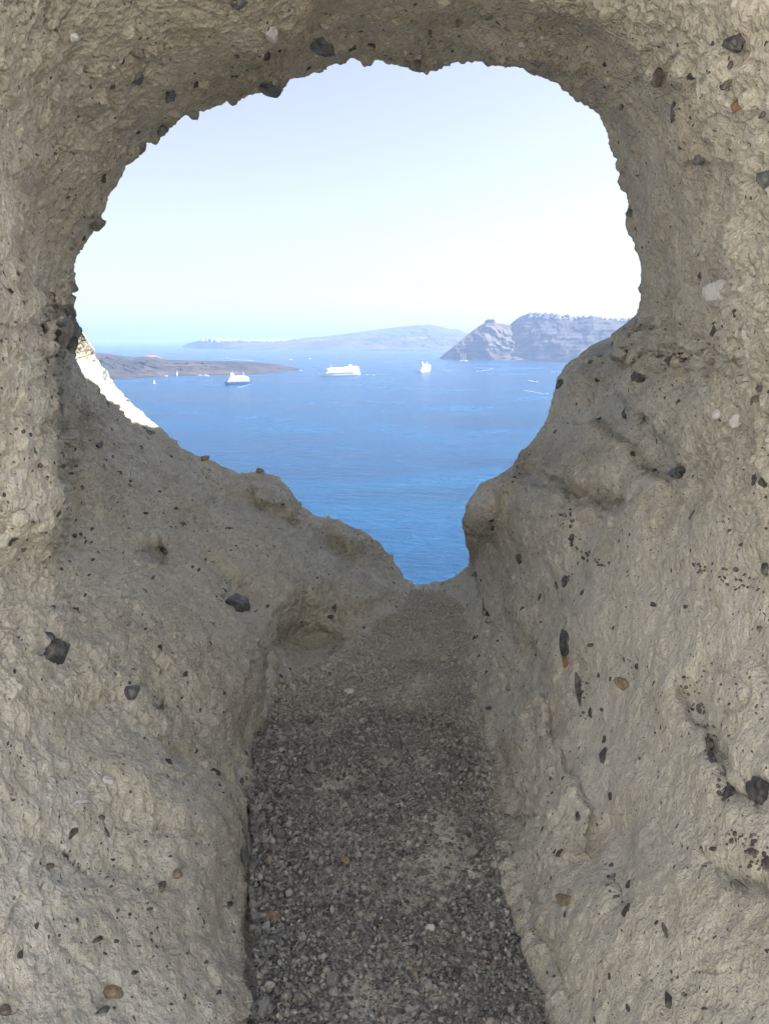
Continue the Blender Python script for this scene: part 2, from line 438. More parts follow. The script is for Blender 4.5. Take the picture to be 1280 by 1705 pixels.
# arch: rounded swellings
blob(1085,140,60,90,40,0.05); blob(1120,600,80,50,10,0.05); blob(1200,620,90,26,0,0.04); blob(60,540,60,22,0,0.05); blob(40,700,60,30,0,0.04)
blob(860,60,60,40,0,-0.05); blob(420,60,70,40,0,-0.04)
LV, SL, GY, PU, OC, RU = M_LAVA, M_SLATE, M_GREYSTONE, M_PUMICE, M_OCHRE, M_RUST
STONES = [ # px, py, w, h, rot, mat, label
 (92,1086,44,40,60,LV,'jagged black lava stone'),(84,1062,28,14,60,LV,None),(397,1006,44,26,15,LV,'black lava stone in a hollow'),(217,1157,24,20,20,SL,'round slate blue stone'),
 (406,1400,14,82,-6,SL,'long slate splinter beside the gravel'),(185,1655,30,26,0,OC,'round ochre stone'),(180,1300,20,14,0,PU,None),(138,1332,26,8,-10,PU,None),
 (168,1362,10,10,0,LV,None),(178,1386,18,6,60,LV,None),(82,1440,16,10,10,LV,None),(293,1455,14,14,0,OC,None),(272,1478,12,18,20,LV,None),(163,1565,18,9,-20,LV,None),
 (193,1568,10,8,0,LV,None),(4,1680,22,18,0,LV,None),(172,1685,22,12,-10,SL,None),(404,1305,6,20,10,LV,None),(382,1508,8,14,0,LV,None),(240,1403,8,6,0,LV,None),(225,1622,14,8,0,LV,None),
 (102,554,30,44,10,GY,'grey rounded boulder at the pillar edge'),(84,518,26,16,20,GY,None),(104,520,16,22,0,LV,None),(118,478,16,20,0,GY,None),(117,500,18,18,0,GY,None),
 (174,626,9,24,10,SL,'dark stone on the sunlit ridge'),(448,150,34,18,10,SL,'dark pointed stone hanging from the arch'),(160,372,26,22,0,GY,'grey knob on the arch rim'),(268,216,20,14,-20,GY,None),
 (230,130,22,18,-40,LV,None),(284,158,14,22,30,LV,None),(226,86,40,22,10,GY,None),(538,78,34,20,10,SL,None),(398,6,28,16,0,LV,None),(450,55,20,32,0,PU,'pale pebble in the ceiling'),(122,62,14,16,0,PU,None),
 (692,106,22,20,0,GY,None),(810,24,20,18,0,SL,None),(716,52,8,10,0,LV,None),(760,40,8,14,0,LV,None),(395,94,10,8,0,LV,None),
 (1225,71,30,34,-50,LV,'angular black stone upper right'),(1094,132,20,28,0,LV,None),(1131,144,14,14,0,GY,None),(1207,142,20,14,-30,LV,None),(1163,161,14,16,30,SL,None),
 (1122,186,10,34,5,LV,'narrow dark splinter upper right'),(1223,178,20,18,-50,RU,'rust orange stone'),(1269,190,16,10,-40,LV,None),(1163,267,18,16,0,SL,'small blue grey stone'),
 (1275,297,26,34,0,SL,'slate stone at the right edge'),(1034,180,8,10,0,LV,None),(1215,108,8,16,20,LV,None),(1049,356,10,16,0,SL,None),(896,102,18,14,0,GY,None),
 (1168,485,0,0,0,None,None),
 (1205,484,70,34,-25,PU,'large white pumice fragment'),(1064,628,18,20,0,LV,None),(1062,538,8,16,0,GY,None),(933,638,9,20,35,LV,None),(982,604,22,7,-20,LV,None),
 (1132,788,34,22,-10,LV,'dark stone under the pale scar'),(1042,688,12,20,10,LV,None),(1180,632,16,10,0,LV,None),(1264,648,14,16,0,LV,None),(1260,665,20,12,-20,LV,None),(1194,690,14,16,0,PU,None),(1224,703,18,22,0,PU,None),
 (942,967,13,19,0,LV,'round black stone on the right wall'),(927,974,7,16,0,LV,None),(866,930,10,18,0,LV,None),(895,996,6,22,5,LV,None),(939,1068,15,50,-2,LV,'long black splinter in the right wall'),
 (941,1102,10,22,0,RU,'rust streak below the black splinter'),(964,1146,8,60,-8,LV,None),(1037,1138,20,20,10,OC,None),(984,1072,10,8,0,LV,None),(1060,1112,7,12,-20,LV,None),
 (1088,1004,11,8,0,LV,None),(1275,946,16,22,0,LV,None),(1264,1047,10,10,0,LV,None),(1235,906,10,8,0,LV,None),(1226,948,9,10,0,LV,None),(1142,1010,8,7,0,LV,None),
 (1004,1258,12,26,10,LV,None),(1180,1240,14,26,-20,LV,None),(1186,1262,12,20,0,LV,None),(1200,1298,18,14,10,LV,None),(1210,1322,18,30,0,LV,None),(1272,1320,40,46,0,LV,'large black stone at the right edge'),
 (1232,1478,32,12,40,GY,'grey wedge stone lower right'),(1108,1550,7,26,-12,LV,None),(1111,1664,13,30,-5,LV,'black splinter low on the right wall'),(1135,1660,8,10,0,LV,None),(941,1500,28,22,0,OC,None),
 (1172,1676,10,6,0,LV,None),(1187,1416,14,8,0,LV,None),(1256,1420,26,16,20,LV,None),(1280,1440,30,20,20,LV,None),(820,880,6,10,0,LV,None),(783,1118,7,11,20,LV,None),(813,1178,12,6,-20,LV,None),
 (990,540,0,0,0,None,None),(1008,604,0,0,0,None,None),(960,1360,8,18,0,LV,None),(1002,1180,6,6,0,LV,None),(1165,1184,8,12,0,LV,None),(1022,1462,8,14,10,GY,None),
 (166,742,14,8,-40,LV,None),(66,775,8,12,0,LV,None),(112,852,12,16,0,LV,None),(104,760,8,12,0,LV,None),(235,748,7,12,0,LV,None),(275,918,20,8,40,LV,None),(250,722,22,8,15,SL,None),(556,1014,10,22,10,SL,None),
 (380,880,14,5,0,LV,None),(292,846,8,6,0,LV,None),(82,918,10,10,0,LV,None),(432,786,14,8,0,OC,None),(340,760,14,8,0,OC,None),(238,985,14,8,30,OC,None),
 (690,975,0,0,0,None,None)]
for px_, py_, w_, h_, rot_, mat_, lab_ in STONES:
    if mat_ is None or min(w_,h_) < 6: continue
    sl_ = (np.abs(PX-px_) < 90) & (np.abs(PY-py_) < 90)
    c_, s_ = math.cos(math.radians(rot_)), math.sin(math.radians(rot_))
    ex_l = ((PX[sl_]-px_)*c_+(PY[sl_]-py_)*s_)/(w_*0.72); ey_l = (-(PX[sl_]-px_)*s_+(PY[sl_]-py_)*c_)/(h_*0.72)
    R[sl_] += 0.34*min(w_,h_)*R[sl_]/F*np.exp(-(ex_l**2+ey_l**2)**1.6)
# the path stays level
fx, fy, fz = ray(PX, PY)
nrm = np.sqrt(fx*fx+fy*fy+fz*fz)
GRAV = [(430,2300),(430,1705),(426,1550),(417,1400),(424,1260),(442,1172),(500,1130),(560,1098),(612,1066),(655,1030),(684,992),(690,978),(760,978),(774,1050),(787,1120),(798,1200),(814,1300),(834,1400),(858,1500),(893,1600),(935,1705),(1020,2300)]
def inside(px, py, poly):
    r = np.zeros(px.shape, dtype=bool); n = len(poly)
    for i in range(n):
        (x0,y0),(x1,y1) = poly[i], poly[(i+1)%n]
        c = ((y0>py) != (y1>py)) & (px < (x1-x0)*(py-y0)/((y1-y0) if y1!=y0 else 1e-9)+x0)
        r ^= c
    return r
gd, _, _ = polyline(PX, PY, GRAV+[GRAV[0]])
gin = inside(PX, PY, GRAV)
gs = np.where(gin, gd, -gd)
wfloor = sstep(-4, 22, gs)
Rf = -FLOOR/np.maximum(-fz, 0.05)*nrm
R = R*(1-wfloor) + Rf*wfloor
D = np.stack([fx/nrm, fy/nrm, fz/nrm], -1)
P = D*R[...,None]                                            # eye-relative points

# behind the picture: the rock face and ground run on past the camera; beyond the rim: the outer cliff, with an added sun-blocking bulge on the right
Mp = P[-1]; phi = np.arctan2(Mp[:,2], Mp[:,0])
rx, rz = np.cos(phi), np.sin(phi)
down = sstep(0.55, 0.8, -rz); up_ = sstep(0.3, 0.9, rz); right = sstep(0.0, 0.6, rx)
near_rows = []
for s in (0.08,0.2,0.4,0.7,1.1,1.6,2.1,2.7):
    q = Mp.copy()
    back = np.minimum(s, 1.0)*0.05 + 0.0*right
    q[:,0] += rx*s*(1-down); q[:,2] += rz*s*(1-down)
    q[:,1] -= back*(1-down) + s*down
    q[:,2] = np.where(down>0.0, q[:,2]*(1-down)+(FLOOR)*down, q[:,2])
    q[:,2] = np.maximum(q[:,2], FLOOR-0.6)
    near_rows.append(q)
Rp = P[0]; rp = np.stack([Rp[:,0]-0.0, Rp[:,2]+0.15],1); phi2 = np.arctan2(rp[:,1], rp[:,0])
ex_, ez_ = np.cos(phi2), np.sin(phi2)
dn2 = sstep(0.1, 0.75, -ez_); rt2 = sstep(-0.1, 0.6, ex_)*(1-dn2*0.6); up2 = sstep(0.2,0.9,ez_)
far_rows = []
for s in (0.012,0.03,0.06,0.11,0.18,0.28,0.42,0.6,0.85,1.2,1.8,2.8,4.5,7.5,14,30,70,152):
    q = Rp.copy()
    side = min(s, 2.7+0.02*s)
    outw = side*(1-dn2) + s*dn2
    fwd = 0.10*(1-math.exp(-s/0.03)) + (1-dn2)*(0.25*(1-math.exp(-s/0.3))) + rt2*(0.3+2.5*(1-sstep(1.12,1.5,Rp[:,2]+ez_*outw)))*(1-math.exp(-s/1.1)) + dn2*0.42*s  # the right side swells forward unseen, shaped to keep sun off the left slope
    rho2 = Rp[:,0]**2+Rp[:,2]**2
    lim = 0.72*outw*np.maximum(0.02, ex_*Rp[:,0]+ez_*Rp[:,2])/np.maximum(rho2,0.02)*Rp[:,1]
    fwd = np.where(dn2 < 0.5, np.minimum(fwd, lim), fwd)
    q[:,0] += ex_*outw; q[:,2] += ez_*outw
    q[:,1] += fwd
    far_rows.append(q)
grid = np.array(list(reversed(near_rows)) )                  # outermost first
ALL = np.concatenate([np.array(far_rows)[::-1], P, np.array(near_rows)], 0)
NR = ALL.shape[0]; nfar = len(far_rows)

# surface relief, displaced along the normal in true space
def normals(G):
    du = np.roll(G,-1,1)-np.roll(G,1,1)
    dv = np.empty_like(G); dv[1:-1] = G[2:]-G[:-2]; dv[0] = G[1]-G[0]; dv[-1] = G[-1]-G[-2]
    n = np.cross(du, dv); n /= np.linalg.norm(n, axis=-1, keepdims=True)+1e-12
    return n
def smooth_dir(G): return normals(G)
Nn = normals(ALL)
# orient towards the eye side inside the passage
midn = (Nn[nfar+NI//2]*(-ALL[nfar+NI//2])).sum(-1).mean()
if midn < 0: Nn = -Nn
flat_ = ALL.reshape(-1,3).astype(np.float32); nf = Nn.reshape(-1,3).astype(np.float32)
ppx = np.concatenate([np.repeat(PX[:1],nfar,0), PX, np.repeat(PX[-1:],len(near_rows),0)],0).ravel()
ppy = np.concatenate([np.repeat(PY[:1],nfar,0), PY, np.repeat(PY[-1:],len(near_rows),0)],0).ravel()
wfl = np.concatenate([np.repeat(wfloor[:1],nfar,0), wfloor, np.repeat(wfloor[-1:],len(near_rows),0)],0).ravel()
# how rough each region of the rock is: the right hand wall is scraped smoother, the left slope and arch are granular
smooth_r = sstep(820, 1000, ppx)*sstep(800, 980, ppy)
smooth_r = np.maximum(smooth_r, 0.55*sstep(1150,1350,ppy)*sstep(420,300,ppx))
rough_k = (1 - 0.58*smooth_r)*np.clip(0.80 + 0.75*fbm(flat_, 2.7, 3, 5), 0.30, 1.35)
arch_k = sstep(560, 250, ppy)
Wp = flat_ + 0.03*np.stack([vnoise(flat_, 9, 201), vnoise(flat_, 9, 202), vnoise(flat_, 9, 203)],1)
rimk = np.concatenate([np.zeros((nfar,NT)), np.repeat(sstep(0.0,0.16,ti)[:,None],NT,1), np.ones((ALL.shape[0]-nfar-NI,NT))],0).ravel().astype(np.float32)
h = 0.035*fbm(flat_, 2.6, 2, 1)*rimk
h += (0.016*fbm(Wp, 9, 3, 11))*(0.6+0.4*rough_k)*(0.25+0.75*rimk)
h += 0.0060*rough_k*fbm(Wp, 26, 3, 21, ridged=True)+0.0095*rough_k*fbm(flat_, 30, 3, 25, gain=0.66)
h += 0.0050*rough_k*(0.5+0.5*rimk)*fbm(flat_, 90, 2, 31, gain=0.7)
lump = clasts(flat_, 0.040, 0.55, 0.007, 0.021, 41); h += lump*(0.38+0.35*arch_k)*rough_k
lump2 = clasts(flat_, 0.016, 0.6, 0.003, 0.0085, 51); h += lump2*0.45*rough_k*(0.5+0.5*rimk)
big = clasts(flat_, 0.15, 0.5, 0.02, 0.055, 61, 1.3); h += big*0.35*(0.15+0.85*arch_k)
pit = clasts(flat_, 0.032, 0.42, 0.004, 0.013, 71); h -= pit*1.1*(0.3+0.7*(1-smooth_r))
pit3 = clasts(flat_, 0.014, 0.40, 0.002, 0.006, 76); h -= pit3*1.2*(0.3+0.7*(1-smooth_r))
slope_k = np.exp(-((ppx-330)/300)**2-((ppy-920)/260)**2)
h += slope_k*0.013*fbm(flat_, 44, 3, 601, gain=0.72)
pit4 = clasts(flat_, 0.024, 0.5, 0.003, 0.010, 611); h -= pit4*1.0*slope_k
pit2 = clasts(flat_, 0.11, 0.30, 0.012, 0.035, 81, 1.4); h -= pit2*0.32*(1-0.5*smooth_r)
flk = np.exp(-((ppx-1180)/130)**2-((ppy-600)/90)**2) + 0.5*np.exp(-((ppx-1230)/90)**2-((ppy-420)/70)**2) + 0.5*np.exp(-((ppx-60)/90)**2-((ppy-620)/120)**2)
Fq = flat_*np.array([0.35,0.35,1.5],dtype=np.float32) @ np.array(Euler((0.15,0.2,0)).to_matrix(), dtype=np.float32)
h += 0.016*flk*fbm(Fq, 30, 3, 501, ridged=True)
lay = fbm(flat_*np.array([0.25,0.25,1.0],dtype=np.float32), 13, 3, 521); h += 0.007*lay*(1-smooth_r*0.4)
crk = np.abs(fbm(Wp, 3.6, 3, 541)); h -= 0.006*np.exp(-(crk/0.008)**2)*sstep(0.0,0.35,fbm(flat_, 1.9, 2, 551))
h = h*(1-0.93*wfl)
flat2 = flat_ + nf*h[:,None]
G2 = flat2.reshape(NR, NT, 3)

# faces of the closed ring
i0 = np.arange(NR)[:,None]*NT + np.arange(NT)[None]
a_ = i0[:-1]; b_ = i0[1:]
faces = np.stack([a_, np.roll(a_,-1,1), np.roll(b_,-1,1), b_], -1).reshape(-1,4)
a_ = i0[-1:]; b_ = i0[:1]
faces = np.concatenate([faces, np.stack([a_, np.roll(a_,-1,1), np.roll(b_,-1,1), b_], -1).reshape(-1,4)], 0)
ROCK_ORG = np.array([0.0, 2.0, EYE+FLOOR])
rock_me = mesh_np('rock_window', flat2 + np.array([0,0,EYE]) - ROCK_ORG, faces)
# colour differences of the rock (dust, scraped face, rusty patches) and painted light
def gauss(x, y, sx, sy): return np.exp(-((ppx-x)/sx)**2-((ppy-y)/sy)**2)
nz1 = fbm(flat_, 3.0, 3, 301); nz2 = fbm(flat_, 9.0, 3, 311)
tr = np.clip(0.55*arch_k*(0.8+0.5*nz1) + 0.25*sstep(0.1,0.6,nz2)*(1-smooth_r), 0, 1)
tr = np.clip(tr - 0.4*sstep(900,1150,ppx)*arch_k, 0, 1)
tg = np.clip(0.7*gauss(360,930,300,170) + 0.6*gauss(980,700,150,70) + 0.8*gauss(740,1060,90,90) + 0.5*gauss(470,1110,60,50) + 0.75*smooth_r*(0.9+0.6*nz1) + 0.5*sstep(0.15,0.5,nz1) + 0.5*gauss(200,950,70,60), 0, 1)*0.8  # left slope and right ledge painted paler, standing in for brighter light there
tb = sum(gauss(*a) for a in ((150,710,26,34),(262,925,30,22),(590,935,34,18),(560,650,1,1),(905,760,50,30)))
tb = np.clip(tb*(0.7+0.5*nz2),0,1)*0.38 + 0.25*sstep(0.35,0.7,nz1)*(1-smooth_r)
tr *= (1-wfl)
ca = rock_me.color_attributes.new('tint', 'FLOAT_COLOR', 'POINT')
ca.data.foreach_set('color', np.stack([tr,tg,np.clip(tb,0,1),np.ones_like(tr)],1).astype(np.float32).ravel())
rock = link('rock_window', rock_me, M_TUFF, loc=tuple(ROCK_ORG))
tag(rock, 'pale pitted volcanic rock with a rounded natural window looking down on the blue sea', 'rock arch')

# ------------------------------------------------------------------ stones set in the rock
vis = slice(nfar*NT, (nfar+NI)*NT)
VP = flat2[vis].astype(np.float64)
VN = normals(G2)[nfar:nfar+NI].reshape(-1,3); VN = VN if midn > 0 else -VN
cd = VP[:,1]*CP - VP[:,2]*SP; cu = VP[:,1]*SP + VP[:,2]*CP
VPX = 640 + F*VP[:,0]/cd; VPY = 852.5 - F*cu/cd
CPX, CPY, CI = VPX[::3], VPY[::3], np.arange(len(VPX))[::3]
def surf(px, py):
    return (lambda i: (VP[i], VN[i], cd[i]))(int(CI[np.argmin((CPX-px)**2+(CPY-py)**2)]))
def surf_fine(px, py):
    i = int(np.argmin((VPX-px)**2+(VPY-py)**2)); return VP[i], VN[i], cd[i]

import bmesh
def ico(sub):
    bm = bmesh.new(); bmesh.ops.create_icosphere(bm, subdivisions=sub, radius=1.0)
    v = np.array([x.co[:] for x in bm.verts]); f = np.array([[q.index for q in p.verts] for p in bm.faces]); bm.free(); return v, f
ICO3 = ico(4); ICO1 = ico(2); ICO0 = ico(1)
def stone_verts(sx, sy, sz, seed, angular=0.25, base=None):
    v, f = base or ICO3
    v = v.copy()
    r = 1 + angular*vnoise(v.astype(np.float32)+seed*3.7, 1.3, seed) + 0.10*vnoise(v.astype(np.float32)+seed, 4, seed+5)
    v = v*r[:,None]
    # facets: cut by a few planes
    g = np.random.default_rng(seed)
    for _ in range(7):
        n = g.normal(size=3); n /= np.linalg.norm(n); d = 0.64+0.24*g.random()
        s = v@n; v = v - np.maximum(0, s-d)[:,None]*n[None]
    return v*np.array([sx,sy,sz]), f

def embed(px, py, w, hgt, rot, mat, proud=0.35, label=None, seed=None, angular=0.3, collect=None):
    """stone of w x hgt photo pixels, its long side turned by rot degrees in the picture plane"""
    p, n, dep = surf(px, py)
    # patch normal: average over neighbours for steadiness
    m = CI[(CPX-px)**2+(CPY-py)**2 < 18**2]
    if len(m): n = VN[m].mean(0); n /= np.linalg.norm(n)
    k = dep/F
    view = p/np.linalg.norm(p)
    cosn = max(0.45, abs(n@view))
    nn = n if n@view < 0 else -n
    if nn@view > -0.5:
        nn = nn - view*(0.5+nn@view); nn /= np.linalg.norm(nn)
    right_ = np.array([1.0,0,0]); upv = np.array([0,SP,CP])
    c, s = math.cos(math.radians(rot)), math.sin(math.radians(rot))
    e1 = right_*c - upv*s; e2 = right_*s + upv*c
    e1 = e1 - view*(e1@view); e2 = e2 - view*(e2@view)
    a = e1 - view*(e1@nn)/(view@nn); b = e2 - view*(e2@nn)/(view@nn)
    sx, sy = w*k/2, hgt*k/2
    sz = min(sx, sy)*0.8
    v, f = stone_verts(sx, sy, sz, seed if seed is not None else int(px*7+py), angular)
    W = v[:,0:1]*a + v[:,1:2]*b + v[:,2:3]*nn
    if np.cross(a, b)@nn < 0: f = f[:, ::-1]
    org = p + nn*(sz*(proud-0.5)) + np.array([0,0,EYE]) - ROCK_ORG
    if collect is not None:
        collect.append((W+org, f)); return
    me = mesh_np('embedded_stone', W, f)
    o = link('embedded_stone', me, mat, rock, tuple(org))
    if label: o['label'] = label
    return o
LIVE = [t for t in STONES if t[5] is not None]
LIVE.sort(key=lambda t: -t[2]*t[3])
mg = random.Random(3)
for px, py, w, hgt, rot, mat, lab in LIVE[:96]:
    if mat is LV and not lab and mg.random() < 0.5: mat = mg.choice((M_DARKGREY, M_BROWNGREY))
    embed(px, py, w*1.08, hgt*1.08, rot, mat, proud=0.62 if w*hgt > 300 else 0.5, label=lab)
tiny = []
for px, py, w, hgt, rot, mat, lab in LIVE[96:]: embed(px, py, w, hgt, rot, mat, proud=0.5, collect=tiny)
def trail(pts, n, spread, smin, smax):
    pts = np.array(pts, float)
    for _ in range(n):
        t = mg.random()*(len(pts)-1); q = int(t); f_ = t-q
        x = pts[q,0]*(1-f_)+pts[q+1,0]*f_+mg.gauss(0,spread); y = pts[q,1]*(1-f_)+pts[q+1,1]*f_+mg.gauss(0,spread)
        z_ = mg.uniform(smin, smax); embed(x, y, z_*mg.uniform(0.8,1.9), z_, mg.uniform(-90,90), LV, proud=0.45, collect=tiny)
ICO3_keep = ICO3; ICO3 = ICO1
trail([(945,850),(952,905),(985,930),(1015,955)], 34, 7, 2.5, 6)
trail([(1160,950),(1210,965),(1275,985)], 40, 12, 2, 6)
trail([(1130,1130),(1165,1185),(1195,1270),(1215,1330)], 46, 9, 3, 8)
trail([(1215,1385),(1250,1420),(1285,1450)], 34, 12, 3, 9)
trail([(1180,1110),(1260,1180),(1230,1120)], 30, 34, 2, 5)
trail([(965,1120),(972,1165),(976,1210)], 22, 5, 2, 5)
trail([(1015,1440),(1022,1475),(1030,1500)], 12, 7, 3, 7)
trail([(30,520),(110,760),(100,930),(180,830),(300,900)], 60, 40, 3, 8)
trail([(150,1500),(260,1480),(240,1600),(330,1620)], 40, 50, 2, 7)
for _ in range(280):
    x = mg.uniform(0,1280); y = mg.uniform(0,1705); z_ = 1.8+3.2*mg.random()**2
    if inside(np.array([x]),np.array([y]),RIM)[0] or inside(np.array([x]),np.array([y]),GRAV)[0]: continue
    embed(x, y, z_*mg.uniform(0.8,1.7), z_, mg.uniform(-90,90), LV, proud=0.4, collect=tiny)
ICO3 = ICO3_keep
tv = []; tf = []; o__ = 0
for W_, f_ in tiny: tv.append(W_); tf.append(f_+o__); o__ += len(W_)
tag(link('small_embedded_stones', mesh_np('small_embedded_stones', np.concatenate(tv), np.concatenate(tf)), M_DARKGREY, rock), kind='stuff')

# ------------------------------------------------------------------ gravel on the path
def gravel_mat():
    m, nt, N, L, b = newmat('mixed_gravel')
    ge = N.new('ShaderNodeNewGeometry')
    r = ramp(N, L, ge.outputs['Random Per Island'], [(0.0,(0.085,0.087,0.092)),(0.15,(0.16,0.161,0.163)),(0.5,(0.255,0.253,0.248)),(0.85,(0.36,0.355,0.34)),(0.97,(0.48,0.47,0.45)),(1.0,(0.26,0.21,0.17))])
    tc = N.new('ShaderNodeTexCoord'); n = N.new('ShaderNodeTexNoise'); n.inputs['Scale'].default_value = 320; n.inputs['Detail'].default_value = 4
    L.new(tc.outputs['Object'], n.inputs['Vector'])
    mx = N.new('ShaderNodeMix'); mx.data_type='RGBA'; mx.blend_type='MULTIPLY'; mx.inputs[0].default_value = 0.6
    rr_ = ramp(N, L, n.outputs['Fac'], [(0.3,(0.5,0.5,0.5)),(0.7,(1.2,1.2,1.2))])
    L.new(r.outputs[0], mx.inputs[6]); L.new(rr_.outputs[0], mx.inputs[7])
    # the far stretch is covered by pale dust
    at = N.new('ShaderNodeAttribute'); at.attribute_name = 'dust'
    m2 = N.new('ShaderNodeMix'); m2.data_type='RGBA'; L.new(at.outputs['Fac'], m2.inputs[0]); L.new(mx.outputs[2], m2.inputs[6]); m2.inputs[7].default_value = (0.60,0.575,0.50,1)
    L.new(m2.outputs[2], b.inputs['Base Color']); b.inputs['Roughness'].default_value = 0.9
    b.inputs['Specular IOR Level'].default_value = 0.25
    bp = N.new('ShaderNodeBump'); bp.inputs['Distance'].default_value = 0.002; L.new(n.outputs['Fac'], bp.inputs['Height']); L.new(bp.outputs[0], b.inputs['Normal'])
    return m
M_GRAVEL = gravel_mat()

def proj(x, y, z):
    c = y*CP - z*SP; u = y*SP + z*CP
    return 640+F*x/c, 852.5-F*u/c
def scatter(n, ylo, yhi, rmean, base, seed):
    g = np.random.default_rng(seed)
    x = g.uniform(-0.62, 0.55, n); y = g.uniform(ylo, yhi, n)
    qx, qy = proj(x, y, np.full(n, FLOOR))
    jit = 8*vnoise(np.stack([x,y,x*0],1).astype(np.float32), 14, 77)
    dd, _, _ = polyline(qx, qy, GRAV+[GRAV[0]])
    sd = np.where(inside(qx, qy, GRAV), dd, -dd)
    keep = (sd > jit - 1) & (qy > 992 + jit)
    x, y, qx, qy, sd = x[keep], y[keep], qx[keep], qy[keep], sd[keep]
    n = len(x)
    size = rmean*np.exp(g.normal(0, 0.42, n))
    edge = np.exp(-sd/30)
    size *= 1 + 0.5*edge*(qx < 560)
    size = np.clip(size, rmean*0.4, rmean*3.2)
    v0, f0 = base; nv = len(v0)
    # a handful of differently shaped pebbles, each turned at random
    shapes = []
    for k in range(14):
        v, _ = stone_verts(1, 0.8, 0.62, 900+k, 0.28, base)
        shapes.append(v)
    shapes = np.array(shapes)
    S = shapes[g.integers(0, 14, n)]                        # n,nv,3
    q = g.normal(size=(n,4)); q /= np.linalg.norm(q,axis=1,keepdims=True)
    w_,a,b,c = q.T
    Rm = np.stack([1-2*(b*b+c*c),2*(a*b-c*w_),2*(a*c+b*w_),2*(a*b+c*w_),1-2*(a*a+c*c),2*(b*c-a*w_),2*(a*c-b*w_),2*(b*c+a*w_),1-2*(a*a+b*b)],1).reshape(n,3,3)
    V = np.einsum('nij,nvj->nvi', Rm, S)*size[:,None,None]
    und = 0.010*vnoise(np.stack([x,y,x*0],1).astype(np.float32), 7, 5) + 0.006*vnoise(np.stack([x,y,x*0],1).astype(np.float32), 22, 6)
    z = FLOOR + size*0.25 + np.abs(g.normal(0,0.0035,n)) + und*0.5 + 0.016*edge
    V += np.stack([x,y,z],1)[:,None]
    fc = (f0[None] + (np.arange(n)*nv)[:,None,None]).reshape(-1,3)
    dust = np.clip(sstep(1250,1080,qy+40*vnoise(np.stack([x,y,x*0],1).astype(np.float32), 9, 8))*0.75 + 0.5*np.exp(-sd/14)*(qx>700), 0, 0.85)*(0.6+0.4*g.random(n))
    return V.reshape(-1,3), fc, np.repeat(dust, nv)
parts = [scatter(62000, 0.55, 1.95, 0.0031, ICO1, 1), scatter(56000, 1.85, 3.3, 0.0031, ICO0, 2), scatter(34000, 0.55, 2.3, 0.0021, ICO0, 3), scatter(900, 1.9, 3.2, 0.0048, ICO1, 6), scatter(420, 0.7, 2.3, 0.0070, ICO3 if False else ICO1, 4)]
off = 0; vs = []; fs = []; ds = []
for v, f, d in parts:
    vs.append(v); fs.append(f+off); ds.append(d); off += len(v)
gv = np.concatenate(vs); gf = np.concatenate(fs); gdst = np.concatenate(ds)
gorg = np.array([0,1.5,EYE+FLOOR])
gme = mesh_np('gravel', gv + np.array([0,0,EYE]) - gorg, gf, smooth=False)
at_ = gme.attributes.new('dust', 'FLOAT', 'POINT'); at_.data.foreach_set('value', gdst.astype(np.float32))
tag(link('gravel', gme, M_GRAVEL, loc=tuple(gorg)), 'loose grey brown gravel covering the path through the rock window', kind='stuff')

# a few pebbles that stand out from the gravel
def pebble(px, py, w, hgt, mat, label, rot=0, zup=0.3, group=None):
    x, y, dz = ray(px, py); t = -FLOOR/-dz; k = t/F
    sx = w*k/2; sy = sx*0.8; sz = hgt*k/2*1.1
    v, f = stone_verts(sx, sy, sz, int(px+py), 0.18)
    c, s = math.cos(rot), math.sin(rot)
    v = np.stack([v[:,0]*c-v[:,1]*s, v[:,0]*s+v[:,1]*c, v[:,2]+sz*zup],1)
    o = link('pebble', mesh_np('pebble', v, f), mat, loc=(float(x*t), float(y*t), EYE+FLOOR+0.006))
    tag(o, label, 'pebble', 'larger pebbles lying on the gravel')
pebble(580,1157,18,10,M_PUMICE,'small white pebble near the far end of the gravel path')
pebble(651,1195,26,20,M_GREYSTONE,'flat buff pebble in the middle of the gravel path', 0.4)
pebble(455,1535,26,24,M_OCHRE,'round tan brown pebble against the left rock wall at the bottom')
pebble(534,1240,18,13,M_GREYSTONE,'grey pebble left of the middle of the path beside a dark patch')
pebble(516,1206,16,14,M_SLATE,'dark slate pebble near the left gravel corner')
pebble(785,1276,16,7,M_LAVA,'flat black pebble close to the right rock wall')
pebble(456,1572,24,16,M_SLATE,'dark slate pebble just below the tan brown pebble')
pebble(498,1670,26,18,M_GREYSTONE,'large grey pebble at the bottom left of the gravel')
pebble(869,1645,22,16,M_GREYSTONE,'grey pebble at the bottom right of the gravel')
pebble(466,1172,18,12,M_SLATE,'dark grey pebble at the top left corner of the gravel')
pebble(575,1440,18,14,M_OCHRE,'small brownish pebble in the lower middle of the gravel')
pebble(716,1553,18,14,M_PUMICE,'small whitish pebble in the lower right half of the gravel')

